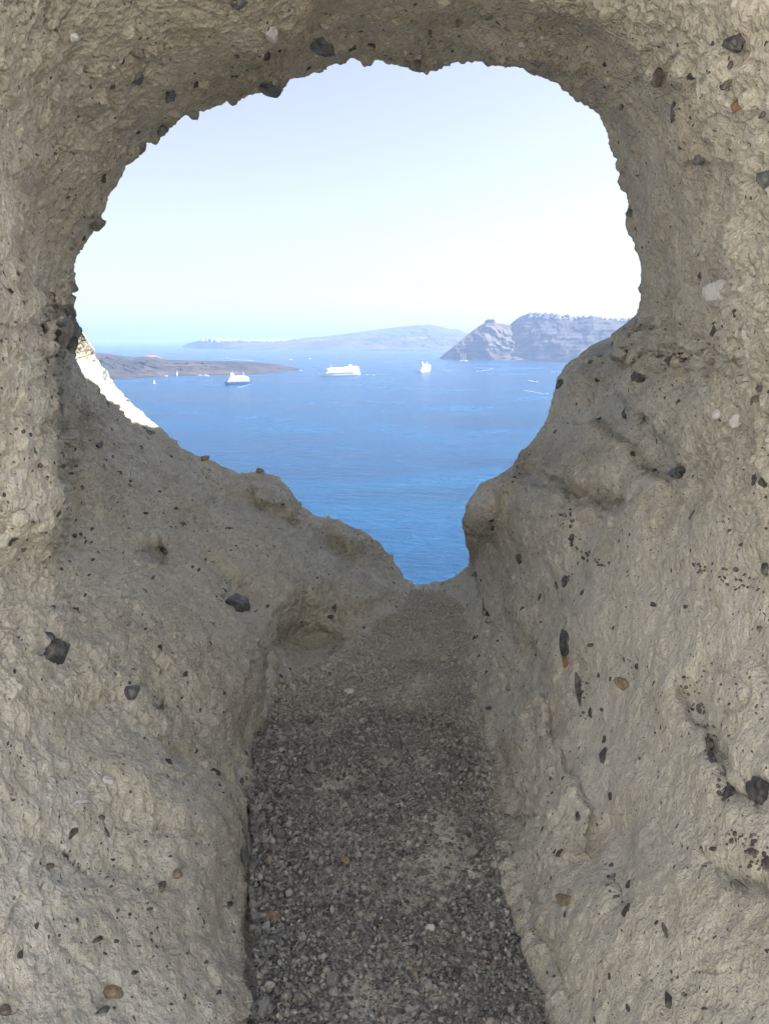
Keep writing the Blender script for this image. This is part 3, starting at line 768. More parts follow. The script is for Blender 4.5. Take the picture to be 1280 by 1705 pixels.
# dust bed under the gravel, and the ground behind the camera
def dirt_mat():
    m, nt, N, L, b = newmat('dusty_ground')
    tc = N.new('ShaderNodeTexCoord'); n = N.new('ShaderNodeTexNoise'); n.inputs['Scale'].default_value = 60; n.inputs['Detail'].default_value = 8; n.inputs['Roughness'].default_value = 0.75
    L.new(tc.outputs['Object'], n.inputs['Vector'])
    r = ramp(N, L, n.outputs['Fac'], [(0.35,(0.24,0.225,0.20)),(0.65,(0.38,0.36,0.32))]); L.new(r.outputs[0], b.inputs['Base Color'])
    b.inputs['Roughness'].default_value = 0.95
    bp = N.new('ShaderNodeBump'); bp.inputs['Distance'].default_value = 0.01; L.new(n.outputs['Fac'], bp.inputs['Height']); L.new(bp.outputs[0], b.inputs['Normal'])
    return m
M_DIRT = dirt_mat()
def sheet(name, fz, xs_, ys_, mat, loc, label):
    A, B = np.meshgrid(xs_, ys_); q = np.stack([A.ravel(), B.ravel(), A.ravel()*0],1).astype(np.float32)
    co = np.stack([A.ravel(), B.ravel(), fz(A.ravel(), B.ravel(), q)],1); n = len(xs_); m = len(ys_)
    ii = (np.arange(m-1)[:,None]*n+np.arange(n-1)[None]).ravel()
    tag(link(name, mesh_np(name, co, np.stack([ii, ii+1, ii+n+1, ii+n],1)), mat, loc=loc), label, kind='structure')
sheet('ground', lambda a,b,q: 0.12*fbm(q,0.35,4,5)*sstep(-1.5,-4,b), np.linspace(-40,40,90), np.linspace(-30,0.3,60), M_DIRT, (0,0,EYE+FLOOR-0.012), 'dusty stony ground behind the rock window')
M_BOUNCE = plain('pale_bounce_slope', (0.56,0.54,0.49), 0.95, var=0.12, scale=0.8)  # for the unseen slope added behind the camera to bounce sunlight onto the rock
def bounce_z(a, b, q):
    d = np.maximum(0, -b*0.93-a*0.18-4.6)
    return np.minimum(2.1*d, 26+0.25*d) + 0.5*fbm(q,0.4,4,15)*sstep(0,1.5,d) - 0.1
sheet('bounce_slope', bounce_z, np.linspace(-45,45,120), np.concatenate([np.linspace(-60,-20,20), np.linspace(-19.5,3,90)]), M_BOUNCE, (0,0,EYE+FLOOR-0.02), 'added pale slope behind the camera, bouncing sunlight onto the rock window')

# ------------------------------------------------------------------ sea
def sea_mat():
    m, nt, N, L, b = newmat('deep_blue_sea')
    tc = N.new('ShaderNodeTexCoord'); O = tc.outputs['Object']
    def noise(scale, det, rough=0.55, stretch=(1,1,1), rz=0.0, dist=0.0):
        mp = N.new('ShaderNodeMapping'); mp.inputs['Scale'].default_value = stretch; mp.inputs['Rotation'].default_value = (0,0,rz)
        L.new(O, mp.inputs[0]); n = N.new('ShaderNodeTexNoise'); n.inputs['Scale'].default_value = scale
        n.inputs['Detail'].default_value = det; n.inputs['Roughness'].default_value = rough; n.inputs['Distortion'].default_value = dist
        L.new(mp.outputs[0], n.inputs['Vector']); return n.outputs['Fac']
    patches = noise(0.0022, 6, 0.6, (1,2.2,1), 0.25, 0.5)     # wind streaks, hundreds of metres
    r = ramp(N, L, patches, [(0.36,(0.0003,0.040,0.118)),(0.5,(0.0006,0.053,0.148)),(0.64,(0.001,0.074,0.185))])
    L.new(r.outputs[0], b.inputs['Base Color'])
    rg = math_node(N, L, 'ADD', math_node(N, L, 'MULTIPLY', patches, 0.25), 0.12)
    L.new(rg, b.inputs['Roughness']); b.inputs['IOR'].default_value = 1.33; b.inputs['Specular IOR Level'].default_value = 0.26
    w1 = noise(0.16, 5, 0.6, (0.7,1.3,1), 0.2, 0.3); w2 = noise(0.55, 4, 0.6, (0.8,1.2,1), -0.3)
    w1 = math_node(N, L, 'ADD', w1, math_node(N, L, 'MULTIPLY', noise(0.055, 3, 0.5, (0.6,1.3,1), 0.35), 1.2))
    b1 = N.new('ShaderNodeBump'); b1.inputs['Distance'].default_value = 4.0; b1.inputs['Strength'].default_value = 1.0; L.new(w1, b1.inputs['Height'])
    b2 = N.new('ShaderNodeBump'); b2.inputs['Distance'].default_value = 0.8; b2.inputs['Strength'].default_value = 1.0; L.new(w2, b2.inputs['Height']); L.new(b1.outputs[0], b2.inputs['Normal'])
    L.new(b2.outputs[0], b.inputs['Normal'])
    return m
M_SEA = sea_mat()
S_ = 58000.0
sea_me = MB().add([(-S_,-2000,0),(S_,-2000,0),(S_,S_,0),(-S_,S_,0)], [(0,1,2,3)]).mesh('sea')
tag(link('sea', sea_me, M_SEA), 'deep blue sea filling the caldera', kind='structure')

# ------------------------------------------------------------------ land across the water
def cliff_mat(name, stops, zscale, streak=0.02, bump=12):
    m, nt, N, L, b = newmat(name)
    tc = N.new('ShaderNodeTexCoord'); mp = N.new('ShaderNodeMapping'); L.new(tc.outputs['Object'], mp.inputs[0])
    mp.inputs['Scale'].default_value = (0.0016,0.0016,zscale)
    n = N.new('ShaderNodeTexNoise'); n.inputs['Scale'].default_value = 1.0; n.inputs['Detail'].default_value = 7; n.inputs['Roughness'].default_value = 0.65; n.inputs['Distortion'].default_value = 0.4
    L.new(mp.outputs[0], n.inputs['Vector'])
    n2 = N.new('ShaderNodeTexNoise'); n2.inputs['Scale'].default_value = streak; n2.inputs['Detail'].default_value = 6; L.new(tc.outputs['Object'], n2.inputs['Vector'])
    s = math_node(N, L, 'ADD', math_node(N, L, 'MULTIPLY', n.outputs['Fac'], 0.7), math_node(N, L, 'MULTIPLY', n2.outputs['Fac'], 0.3))
    r = ramp(N, L, s, stops); L.new(r.outputs[0], b.inputs['Base Color']); b.inputs['Roughness'].default_value = 0.95
    bp = N.new('ShaderNodeBump'); bp.inputs['Distance'].default_value = bump; bp.inputs['Strength'].default_value = 0.8
    L.new(n2.outputs['Fac'], bp.inputs['Height']); L.new(bp.outputs[0], b.inputs['Normal'])
    return m
M_CLIFF = cliff_mat('banded_cliff', [(0.38,(0.055,0.042,0.042)),(0.47,(0.085,0.066,0.062)),(0.54,(0.125,0.10,0.092)),(0.62,(0.07,0.053,0.05))], 0.02)
M_SHADE = cliff_mat('shaded_banded_cliff', [(0.38,(0.05,0.042,0.045)),(0.5,(0.07,0.058,0.06)),(0.60,(0.095,0.08,0.078))], 0.02, 0.01, bump=3)  # banded cliff again, with its shadow put into darker, more even colour
M_FAR = cliff_mat('far_cliff', [(0.40,(0.010,0.010,0.009)),(0.5,(0.04,0.035,0.030)),(0.60,(0.12,0.105,0.09))], 0.012)
M_ISLE = cliff_mat('lava_island', [(0.40,(0.008,0.009,0.012)),(0.5,(0.022,0.021,0.024)),(0.57,(0.060,0.042,0.040)),(0.66,(0.13,0.085,0.07))], 0.02, 0.009)

def ridge(name, crest, shore, mat, depth_back, label, nu=420, nv=70, power=1.0, gully=0.18, gl_scale=0.004, terr=0.0, kind='structure', seed=0, back_drop=0.0):
    """land rising from a shoreline (photo pixels on the sea) to a crest (photo pixel, distance); goes on behind the crest"""
    c = np.array(crest, dtype=float); s = np.array(shore, dtype=float)
    u = np.linspace(c[0,0], c[-1,0], nu)
    cpy = np.interp(u, c[:,0], c[:,1]); cd_ = np.interp(u, c[:,0], c[:,2]); spy = np.interp(u, s[:,0], s[:,1])
    x, y, dz = ray(u, spy); t = EYE/-dz; SX, SY = x*t, y*t
    x, y, dz = ray(u, cpy); t = np.maximum(cd_, SY+60)/y; KX, KY, KZ = x*t, y*t, EYE+dz*t
    KZ = np.maximum(KZ, 2.0)
    v = np.linspace(0, 1, nv)[:,None]
    nb = 24; vb = np.linspace(0,1,nb+1)[1:,None]
    X = SX + (KX-SX)*v; Y = SY + (KY-SY)*v; Z = KZ*(v**power)
    XB = KX + (KX/KY)*depth_back*vb; YB = KY + depth_back*vb; ZB = KZ*(1-vb**2) - 20*vb - back_drop*np.minimum(1,vb*6)
    Xa = np.concatenate([X,XB]); Ya = np.concatenate([Y,YB]); Za = np.concatenate([Z,ZB])
    q = np.stack([Xa.ravel(), Ya.ravel(), Za.ravel()*0.25],1).astype(np.float32)
    env = np.concatenate([np.sin(np.minimum(v,1)*PI)**0.6, np.sin(vb*PI)*0.5])*np.ones_like(Xa)
    g = fbm(q, gl_scale, 4, 400+seed, ridged=True).reshape(Xa.shape)
    g2 = fbm(q, gl_scale*5, 3, 430+seed).reshape(Xa.shape)
    H = KZ[None]*np.ones_like(Xa)
    Ya = Ya - env*H*gully*2.2*g; Xa = Xa - env*H*gully*0.8*g2
    Za = Za + env*H*gully*0.55*g2
    if terr > 0:
        zt = Za/28.0; Za = Za + terr*28*env*(np.floor(zt)+sstep(0.25,0.75,zt-np.floor(zt))-zt)
    Za[0] = -4; Za[-1] = -20
    n = Xa.shape[1]; rws = Xa.shape[0]
    ii = (np.arange(rws-1)[:,None]*n+np.arange(n-1)[None]).ravel()
    ff = np.stack([ii, ii+1, ii+n+1, ii+n],1)
    co = np.stack([Xa.ravel(), Ya.ravel(), Za.ravel()],1)
    org = np.array([co[:,0].mean(), co[:,1].mean(), 0]); 
    o = link(name, mesh_np(name, co-org, ff, smooth=True), mat, loc=tuple(org))
    tag(o, label, kind=kind)
    return u, KX, KY, KZ
far = ridge('far_island', [(303,577,13000),(312,572,13000),(330,567.5,13100),(345,564.5,13150),(400,567,13100),(450,567.5,13100),(480,566,13200),(500,563,13300),(540,560,13400),(580,555,13500),(615,550,13500),(640,547,13500),(665,544,13500),(690,541.5,13500),(715,540.5,13500),(735,544,13500),(748,547,13400),(762,547,13400),(775,553,13300),(800,560,13200),(850,566,13000)],
    [(303,578.5),(340,580.5),(420,582),(600,583.5),(700,584),(760,584.5),(850,585)], M_FAR, 1800, 'long hazy island on the horizon with a white village on its low left end', gully=0.22, gl_scale=0.0016, seed=1)
fir = ridge('headland_cliff', [(800,566,6300),(830,552,6300),(848,541,6300),(858,532,6280),(868,526,6250),(880,521.5,6220),(895,520.5,6150),(930,523,6000),(960,525.5,5900),(985,526,5800),(1005,529,5750),(1030,530,5650),(1060,529,5550),(1120,528,5400),(1300,520,4900),(1500,515,4500)],
    [(800,598.5),(850,600),(900,601.5),(950,603),(1000,604.5),(1060,606),(1300,612),(1500,620)], M_SHADE, 1500, 'tall hazy caldera cliff on the right crowned by a white town', gully=0.09, gl_scale=0.0030, terr=0.25, seed=2, nu=520)
ska = ridge('rocky_headland', [(731,597.5,5950),(738,590,6000),(748,583,6000),(762,571,6050),(775,559,6100),(785,551.5,6120),(797,543,6150),(808,537,6150),(812,536,6150),(822,536,6150),(832,538.5,6200),(845,540.5,6250),(852,541,6300),(866,552,6250),(880,575,6100),(895,598,5950)],
    [(731,598.2),(760,599),(800,599.5),(850,600.5),(895,601)], M_CLIFF, 500, 'steep rocky headland with a square rock knob on its summit in front of the taller cliff', gully=0.20, gl_scale=0.0045, terr=0.55, seed=3)
isl = ridge('volcanic_island', [(40,585,4500),(120,587,4200),(165,587.5,4050),(185,589.5,4050),(205,593,4050),(225,595,4100),(235,593.5,4150),(248,592,4200),(262,593,4200),(275,598.5,4150),(300,600,4100),(330,600.5,4050),(370,601,4050),(410,602,4050),(440,604.5,4050),(465,607.5,4000),(490,612,3950),(502,615.8,3900)],
    [(40,640),(150,634.5),(190,632),(240,629.5),(285,626),(340,625),(375,624.5),(430,622.5),(465,619.5),(502,617)], M_ISLE, 700, 'low dark lava island with reddish slopes lying in the caldera on the left', gully=0.42, gl_scale=0.0060, power=0.85, seed=4)
# square rock knob on the headland
kx, ky, kz = at_dist(816, 537, 6150)
mb = MB(); mb.prism([(-42,-30),(-10,-38),(40,-30),(46,20),(10,36),(-44,26)], -30, 16, 0.86)
mb.prism([(-30,-22),(30,-24),(34,18),(-28,20)], 16, 24, 0.9)
k_ = mb.build('rock_knob', M_CLIFF, loc=(kx,ky+20,kz)); tag(k_, 'square rock knob on top of the rocky headland', kind='structure')
# cinder cone on the lava island and pale scree slope at the cliff foot
M_CINDER = plain('red_cinder', (0.26,0.13,0.08), 0.95, var=0.25, scale=0.02)
M_SCREE = plain('pale_scree', (0.26,0.19,0.165), 0.95, var=0.2, scale=0.01)
def mound(name, px, py0, dist, wid, hgt, mat, label, dep=None):
    x, y, z = at_dist(px, py0, dist)
    n = 40; g = np.linspace(-1,1,n); A,B = np.meshgrid(g,g); r = np.hypot(A,B)
    zz = hgt*np.clip(1-r,0,1)**0.9; zz += 0.12*hgt*fbm(np.stack([A.ravel(),B.ravel(),A.ravel()*0],1).astype(np.float32),3,3,9).reshape(A.shape)*(r<1)
    zz = np.minimum(zz, hgt*0.8)
    co = np.stack([A.ravel()*wid/2, B.ravel()*(dep or wid)/2, zz.ravel()-8],1)
    ii = (np.arange(n-1)[:,None]*n+np.arange(n-1)[None]).ravel(); ff = np.stack([ii,ii+1,ii+n+1,ii+n],1)
    tag(link(name, mesh_np(name, co, ff), mat, loc=(x,y,z)), label, kind='structure')
mound('cinder_hill', 250, 599, 4160, 190, 40, M_CINDER, 'small reddish cinder hill on the lava island')

sx_, sy_ = on_sea(1040, 604)
n_ = 50; g_ = np.linspace(-1,1,n_); A_, B_ = np.meshgrid(g_, g_); r_ = np.hypot(A_, B_)
zz_ = 175*np.clip(1-r_,0,1)**0.8 + 10*fbm(np.stack([A_.ravel(),B_.ravel(),A_.ravel()*0],1).astype(np.float32),4,3,19).reshape(A_.shape)*(r_<0.95) - 4
ii_ = (np.arange(n_-1)[:,None]*n_+np.arange(n_-1)[None]).ravel()
tag(link('scree_slope', mesh_np('scree_slope', np.stack([A_.ravel()*300, B_.ravel()*300, zz_.ravel()],1), np.stack([ii_,ii_+1,ii_+n_+1,ii_+n_],1)), M_SCREE, loc=(sx_, sy_+120, 0)), 'pale pinkish scree slope at the foot of the tall hazy cliff', kind='structure')

# ------------------------------------------------------------------ white villages along the crests
M_WHITE = plain('whitewash', (0.80,0.79,0.77), 0.8)
M_BLUE = plain('blue_dome', (0.10,0.22,0.50), 0.5)
M_DARKWIN = plain('dark_window', (0.05,0.06,0.08), 0.3)
def house_meshes():
    out = []
    for k in range(5):
        g = random.Random(50+k); mb = MB()
        w, d, h_ = g.uniform(0.8,1.2), g.uniform(0.7,1.0), g.uniform(0.55,0.85)
        mb.box(-w/2,w/2,-d/2,d/2,-0.8,h_)
        mb.box(-w/2,w/2,-d/2,-d/2+0.05,h_,h_+0.07); mb.box(-w/2,w/2,d/2-0.05,d/2,h_,h_+0.07)
        if k % 2: mb.box(-w*0.1,w*0.45,-d*0.3,d*0.45,h_+0.001,h_+0.42)
        if k == 4:
            mb.tube((w*0.1,0,h_),(w*0.1,0,h_+0.25),0.28,0.28,10); mb.tube((w*0.1,0,h_+0.25),(w*0.1,0,h_+0.45),0.27,0.12,10)
        if k in (1,3): mb.box(-w/2-0.5,-w/2-0.003,-d/2-0.12,d/2-0.1,-0.8,h_*0.6)
        me = mb.mesh('whitewashed_house'); me.materials.append(M_WHITE); out.append(me)
    return out
HM = house_meshes()
def village(track, p0, p1, n, smin, smax, drop, label, group, seed, keep=None):
    u, KX, KY, KZ = track; g = random.Random(seed)
    for i in range(n):
        a = g.uniform(p0, p1) if i % 3 else p0+(p1-p0)*min(1,max(0,(g.choice((0.08,0.2,0.33,0.47,0.6,0.78,0.9))+g.gauss(0,0.035))))
        if keep and g.random() > keep(a): continue
        x = float(np.interp(a,u,KX)); y = float(np.interp(a,u,KY)); z = float(np.interp(a,u,KZ))
        back = g.uniform(-1, 0.6)
        s = smin*0.75+(smax-smin*0.75)*g.random()**1.6
        o = bpy.data.objects.new('whitewashed_house', HM[g.randrange(5)]); COL.objects.link(o)
        dz = drop*(-back if back < 0 else 0)
        o.location = (x, y - 25 + (back*60 if back>0 else back*40), z - dz + s*0.05)
        o.scale = (s*g.uniform(0.8,1.5), s, s*g.uniform(0.55,0.9)); o.rotation_euler = (0,0,g.uniform(0.55,1.05))
        tag(o, label, 'house', group)
village(far, 334, 500, 105, 20, 38, 30, 'tiny whitewashed house in the village along the low end of the far hazy island', 'white village houses on the far island', 5, lambda a: 1 if a < 480 else 0.5)
village(fir, 878, 965, 110, 9, 19, 40, 'tiny whitewashed house in the town along the top of the tall hazy cliff', 'white town houses on the cliff top', 6)
village(fir, 965, 1062, 90, 9, 18, 50, 'tiny whitewashed house in the town along the top of the tall hazy cliff', 'white town houses on the cliff top', 8)

# ------------------------------------------------------------------ ships and boats
M_SHIPW = plain('ship_white_paint', (0.88,0.88,0.87), 0.4)
M_NAVY = plain('navy_hull_paint', (0.025,0.07,0.22), 0.35)
M_BAND = plain('tinted_windows', (0.30,0.34,0.40), 0.3)
M_BUFF = plain('buff_paint', (0.60,0.50,0.33), 0.5)
M_ORANGE = plain('lifeboat_orange', (0.75,0.28,0.06), 0.5)
M_FOAM = plain('white_foam', (0.26,0.38,0.48), 0.9, var=0.08, scale=0.2)

def hull_rings(L_, B_, Hh, draft=1.0, bowrake=0.06, sheer=0.15):
    rings = []
    for z, kx, kb in ((-draft, 0.94, 0.80), (Hh*0.35, 0.97, 0.95), (Hh, 1.0, 1.0)):
        pts = []
        for t in np.linspace(0, 1, 15):
            xx = -L_/2 + L_*t
            wv_ = B_/2*kb*(1 if t < 0.62 else max(0.02, 1-((t-0.62)/0.38)**2.1))
            if t < 0.06: wv_ *= 0.86
            pts.append((xx if t < 0.6 else -L_/2+L_*0.6+(xx-(-L_/2+L_*0.6))*(1 if z==Hh else kx-0.03), wv_, z + (Hh*sheer*((t-0.6)/0.4)**2 if (t > 0.6 and z == Hh) else 0)))
        loop = [(x, -w, z_) for x, w, z_ in pts] + [(x, w, z_) for x, w, z_ in reversed(pts)]
        rings.append(loop)
    return rings
def deck_poly(x0, x1, w, nose):
    return [(x0,-w),(x1-nose,-w),(x1-nose*0.35,-w*0.8),(x1,-w*0.35),(x1,w*0.35),(x1-nose*0.35,w*0.8),(x1-nose,w),(x0,w)]

def cruise_ship(label, px, py, L_, B_, hullh, decks, rz, hullmat, stern_steps=0, arched=False, boats=8, group='cruise ships anchored in the bay'):
    x, y = on_sea(px, py)
    root = empty('cruise_ship', (x,y,0), rz)
    tag(root, label, 'cruise ship', group)
    MB().loft(hull_rings(L_,B_,hullh,2.0)).build('hull', hullmat, root)
    dh = 3.1; z = hullh
    su = MB(); wi = MB()
    for k in range(decks):
        x0 = -L_/2*(0.97 - 0.05*max(0,(k-stern_steps if not stern_steps else k))*(1 if stern_steps else 0.12))
        x1 = L_/2*(0.80 - 0.028*k); w = B_/2*(0.985 if k < decks-2 else 0.86)
        if k == decks-1: x0 *= 0.9; x1 *= 0.8
        p = deck_poly(x0, x1, w, L_*0.06)
        su.prism(p, z, z+dh*0.45); su.prism(p, z+dh*0.80, z+dh)
        pi = deck_poly(x0+0.8, x1-0.8, w-0.7, L_*0.06); wi.prism(pi, z+dh*0.45, z+dh*0.80)
        z += dh
    top = z
    body = su.build('superstructure', M_SHIPW, root); wi.build('window_band', M_BAND, body)
    br = MB(); br.box(L_/2*0.56, L_/2*0.66, -B_*0.56, B_*0.56, hullh+dh*(decks-3), hullh+dh*(decks-3)+dh*0.9); br.build('bridge', M_SHIPW, body)
    fu = MB(); fx0 = -L_*0.27
    fu.prism([(fx0-7,-4.2),(fx0+6,-4.6),(fx0+9,0),(fx0+6,4.6),(fx0-7,4.2)], top, top+10.5, 0.8)
    fn = fu.build('funnel', M_SHIPW if arched else M_BUFF, root)
    MB().prism([(fx0-5.6,-3.5),(fx0+4.9,-3.8),(fx0+7,0),(fx0+4.9,3.8),(fx0-5.6,3.5)], top+10.5, top+12.2, 0.95).build('funnel_cap', M_BAND, fn)
    ma = MB(); mx_ = L_*0.20
    ma.tube((mx_,0,top),(mx_-1.5,0,top+13),0.9,0.35); ma.box(mx_-1.6,mx_+0.2,-4,4,top+7,top+7.6); ma.box(mx_-1.6,mx_,-2.5,2.5,top+10,top+10.5)
    ma.build('radar_mast', M_SHIPW, root)
    if arched:
        ar = MB(); n = 12
        pr = [(-L_/2*0.93, top), *[(-L_/2*0.93 + L_*0.40*t, top+5.0*math.sin(PI*min(1,t+0.15))**0.7) for t in np.linspace(0.02,0.85,n)], (-L_/2*0.93+L_*0.40, top)]
        vs_ = [(a,-B_*0.43,b) for a,b in pr] + [(a,B_*0.43,b) for a,b in pr]; m_ = len(pr)
        ar.add(vs_, [tuple(range(m_)), tuple(range(2*m_-1,m_-1,-1))] + [(i,i+m_,(i+1)%m_+m_,(i+1)%m_) for i in range(m_)])
        ar.build('sun_deck', M_SHIPW, root)
    for s in (-1,1):
        for k in range(boats):
            bx = -L_*0.30 + L_*0.52*k/max(1,boats-1); yy = s*(B_/2+1.1); zz = hullh+dh*1.15
            l = L_*0.022+1.6
            rings = [[(bx-l,yy-0.5,zz),(bx+l,yy-0.3,zz),(bx+l,yy+0.3,zz),(bx-l,yy+0.5,zz)],[(bx-l*1.1,yy-1.4,zz+1.2),(bx+l*1.15,yy-0.8,zz+1.2),(bx+l*1.15,yy+0.8,zz+1.2),(bx-l*1.1,yy+1.4,zz+1.2)],[(bx-l*0.8,yy-0.8,zz+2.4),(bx+l*0.8,yy-0.5,zz+2.4),(bx+l*0.8,yy+0.5,zz+2.4),(bx-l*0.8,yy+0.8,zz+2.4)]]
            MB().loft(rings).build('lifeboat', M_SHIPW if arched else M_BUFF, root)
    return root
R_ = math.radians
def heading(px):                      # bearing of the viewing ray, for turning ships relative to the line of sight
    return math.atan2(*reversed([ray(px,600)[0], ray(px,600)[1]]))
cruise_ship('long white cruise ship lying side on in mid bay, bow to the left', 565, 625.5, 190, 25, 10, 8, PI+R_(27), M_SHIPW, 0, True, 9)
cruise_ship('white cruise ship with navy blue hull in front of the dark island', 398, 640.5, 98, 21, 11, 6, R_(40), M_NAVY, 3, False, 4)
cruise_ship('white cruise ship seen nearly end on, right of the long white cruise ship', 707, 618.5, 128, 25, 10, 8, R_(62), M_SHIPW, 4, False, 5)

def wake(px0, py0, px1, py1, w0, w1, label, bend=0.0, group='wakes on the sea'):
    """foam trail from the boat (0) to its far faded end (1)"""
    n = 30; L0 = []; L1 = []
    x0,y0 = on_sea(px0,py0); x1,y1 = on_sea(px1,py1)
    dx,dy = x1-x0,y1-y0; l = math.hypot(dx,dy); nx,ny = -dy/l,dx/l; g = random.Random(int(px0*3+py0))
    vs=[]; fs=[]
    for i in range(n+1):
        t=i/n; w = (w0+(w1-w0)*t**0.6)*(0.75+0.5*g.random())*(0.25 if i in (0,n) else 1); b_ = bend*l*math.sin(PI*t)
        vs += [(x0+dx*t+nx*(b_+w),y0+dy*t+ny*(b_+w),0.0),(x0+dx*t+nx*(b_-w),y0+dy*t+ny*(b_-w),0.0),(x0+dx*t+nx*b_,y0+dy*t+ny*b_,0.35)]
    for i in range(n):
        a=3*i; fs += [(a,a+2,a+5,a+3),(a+2,a+1,a+4,a+5)]
    vs = [(a-x0,b_-y0,c+0.12) for a,b_,c in vs]
    me = bpy.data.meshes.new('wake'); me.from_pydata(vs,[],fs); me.update()
    tag(link('wake', me, M_FOAM, loc=(x0,y0,0)), label, kind='stuff')

def motorboat(px, py, L_, rz, label):
    x,y = on_sea(px,py); root = empty('motorboat',(x,y,0),rz); tag(root,label,'motorboat','small motorboats on the sea')
    B_=L_*0.3; H_=L_*0.14
    MB().loft(hull_rings(L_,B_,H_,0.3,sheer=0.4)).build('hull', M_SHIPW, root)
    c=MB(); c.prism(deck_poly(-L_*0.25,L_*0.18,B_*0.36,L_*0.12), H_, H_+L_*0.11,0.85); cb=c.build('cabin', M_SHIPW, root)
    MB().prism(deck_poly(-L_*0.17,L_*0.14,B_*0.37,L_*0.10), H_+L_*0.045, H_+L_*0.085,0.97).build('windscreen', M_BAND, cb)
    MB().box(-L_*0.2,L_*0.05,-B_*0.3,B_*0.3,H_+L_*0.16,H_+L_*0.175).build('roof', M_SHIPW, root)
    return root
def sailboat(px, py, L_, rz, label, masts=1, mast_h=1.2, hullmat=None, sails=True, cat='sailing boat', name='sailing_boat'):
    x,y = on_sea(px,py); root = empty(name,(x,y,0),rz); tag(root,label,cat)
    B_=L_*0.22; H_=L_*0.09
    MB().loft(hull_rings(L_,B_,H_,0.6,sheer=0.5)).build('hull', hullmat or M_SHIPW, root)
    MB().prism(deck_poly(-L_*0.3,L_*0.2,B_*0.32,L_*0.1), H_, H_+L_*0.05,0.9).build('cabin', M_SHIPW, root)
    for k in range(masts):
        xm = L_*0.12 if masts==1 else L_*(0.28-0.26*k)
        m_=MB(); m_.tube((xm,0,H_),(xm,0,H_+L_*mast_h*(1 if k==min(1,masts-1) else 0.88)),L_*0.012,L_*0.007)
        if masts>1:
            for q in (0.35,0.6,0.82): m_.tube((xm,-L_*0.17*(1.2-q),H_+L_*mast_h*q),(xm,L_*0.17*(1.2-q),H_+L_*mast_h*q),L_*0.008,L_*0.008)
        mo=m_.build('mast', M_SHIPW, root)
        if sails:
            hgt=L_*mast_h*0.92
            s=MB()
            if masts==1: s.add([(xm-0.02*L_,0,H_+L_*0.12),(xm-L_*0.42,L_*0.03,H_+L_*0.13),(xm-0.02*L_,0,H_+hgt),(xm-0.02*L_,0.03*L_,H_+L_*0.12),(xm-L_*0.42,L_*0.045,H_+L_*0.13),(xm-0.02*L_,0.012*L_,H_+hgt)],[(0,1,2),(5,4,3),(0,3,4,1),(1,4,5,2),(2,5,3,0)])
            else:
                for q0,q1 in ((0.1,0.34),(0.37,0.58),(0.62,0.8)):
                    s.box(xm+0.2,xm+0.9,-L_*0.15*(1.2-q0),L_*0.15*(1.2-q0),H_+L_*mast_h*q0,H_+L_*mast_h*q1)
            s.build('sail', M_SHIPW, mo)
    return root
sailboat(771, 601.5, 62, R_(150), 'tall masted white sailing ship in front of the rocky headland', 3, 0.95, sails=False, cat='sailing ship', name='sailing_ship')
sailboat(295.5, 625.6, 13, R_(70), 'small boat with an upright white sail against the dark island shore', 1, 1.7)
sailboat(257.5, 638.5, 11, R_(40), 'tiny yellowish sailboat alone on the water near the left rock ridge', 1, 1.3, hullmat=M_BUFF)
motorboat(909, 656.5, 13, R_(-12), 'white speedboat nearest the right rock ledge trailing a long curved wake')
wake(905, 656.2, 872, 650, 1.2, 3.5, 'long white wake behind the nearest speedboat', -0.03)
motorboat(893, 636.3, 12, R_(-15), 'white speedboat above the nearest one with a short wake')
wake(891, 636, 880, 633, 1.5, 4, 'short white wake of the second speedboat')
motorboat(919, 618.8, 14, PI, 'white speedboat farthest right close to the rock ledge')
wake(921, 618.8, 934, 617.8, 2, 4, 'white wake beside the right rock ledge')
motorboat(795, 618.4, 15, PI, 'small white boat at the left end of the paired wake below the headland')
motorboat(818, 614.6, 16, R_(10), 'small white boat at the right end of the paired wake below the headland')
wake(816, 614.8, 799, 618, 2.5, 3.2, 'white wake between the two boats below the headland')
motorboat(737, 617.6, 18, PI, 'white launch just right of the end on cruise ship')
wake(739, 617.6, 752, 616.4, 1.5, 4, 'thin wake right of the end on cruise ship')
motorboat(377, 597.2, 26, PI, 'white ferry boat running left beyond the dark island')
wake(379, 597.3, 425, 600.8, 5, 12, 'long pale wake beyond the dark island')
motorboat(484, 599, 22, 0.3, 'lone white boat far out beyond the tip of the dark island, left of its neighbour')
motorboat(516, 598, 24, 0.2, 'lone white boat far out, highest above the long cruise ship')
motorboat(499.5, 617.6, 17, 0.0, 'white boat lying off the right tip of the dark island')
motorboat(332.5, 625.6, 19, 0.1, 'left of two white boats moored under the dark island shore')
motorboat(343, 626.5, 26, 0.0, 'right and longer of two white boats moored under the dark island shore')
motorboat(276, 626.9, 18, 0.2, 'white boat moored at the reddish shore left of the upright sail')
motorboat(229, 575.6, 60, 0.0, 'faint white ship near the horizon above the left end of the dark island')
motorboat(612, 624, 9, 0.3, 'first tiny tender just behind the stern of the long cruise ship')
motorboat(622, 624.6, 9, 0.3, 'second tiny tender farther behind the stern of the long cruise ship')
wake(610, 624.6, 596, 623.6, 1.5, 2.5, 'foam line at the stern of the long cruise ship')
wake(418, 640, 396, 645, 2.2, 2.8, 'pale water along the side of the navy hulled cruise ship')
wake(668, 603, 640, 603.4, 3, 6, 'thin pale streak on the far water')
wake(905, 612.8, 870, 612.4, 3, 5, 'thin pale streak below the tall cliff')

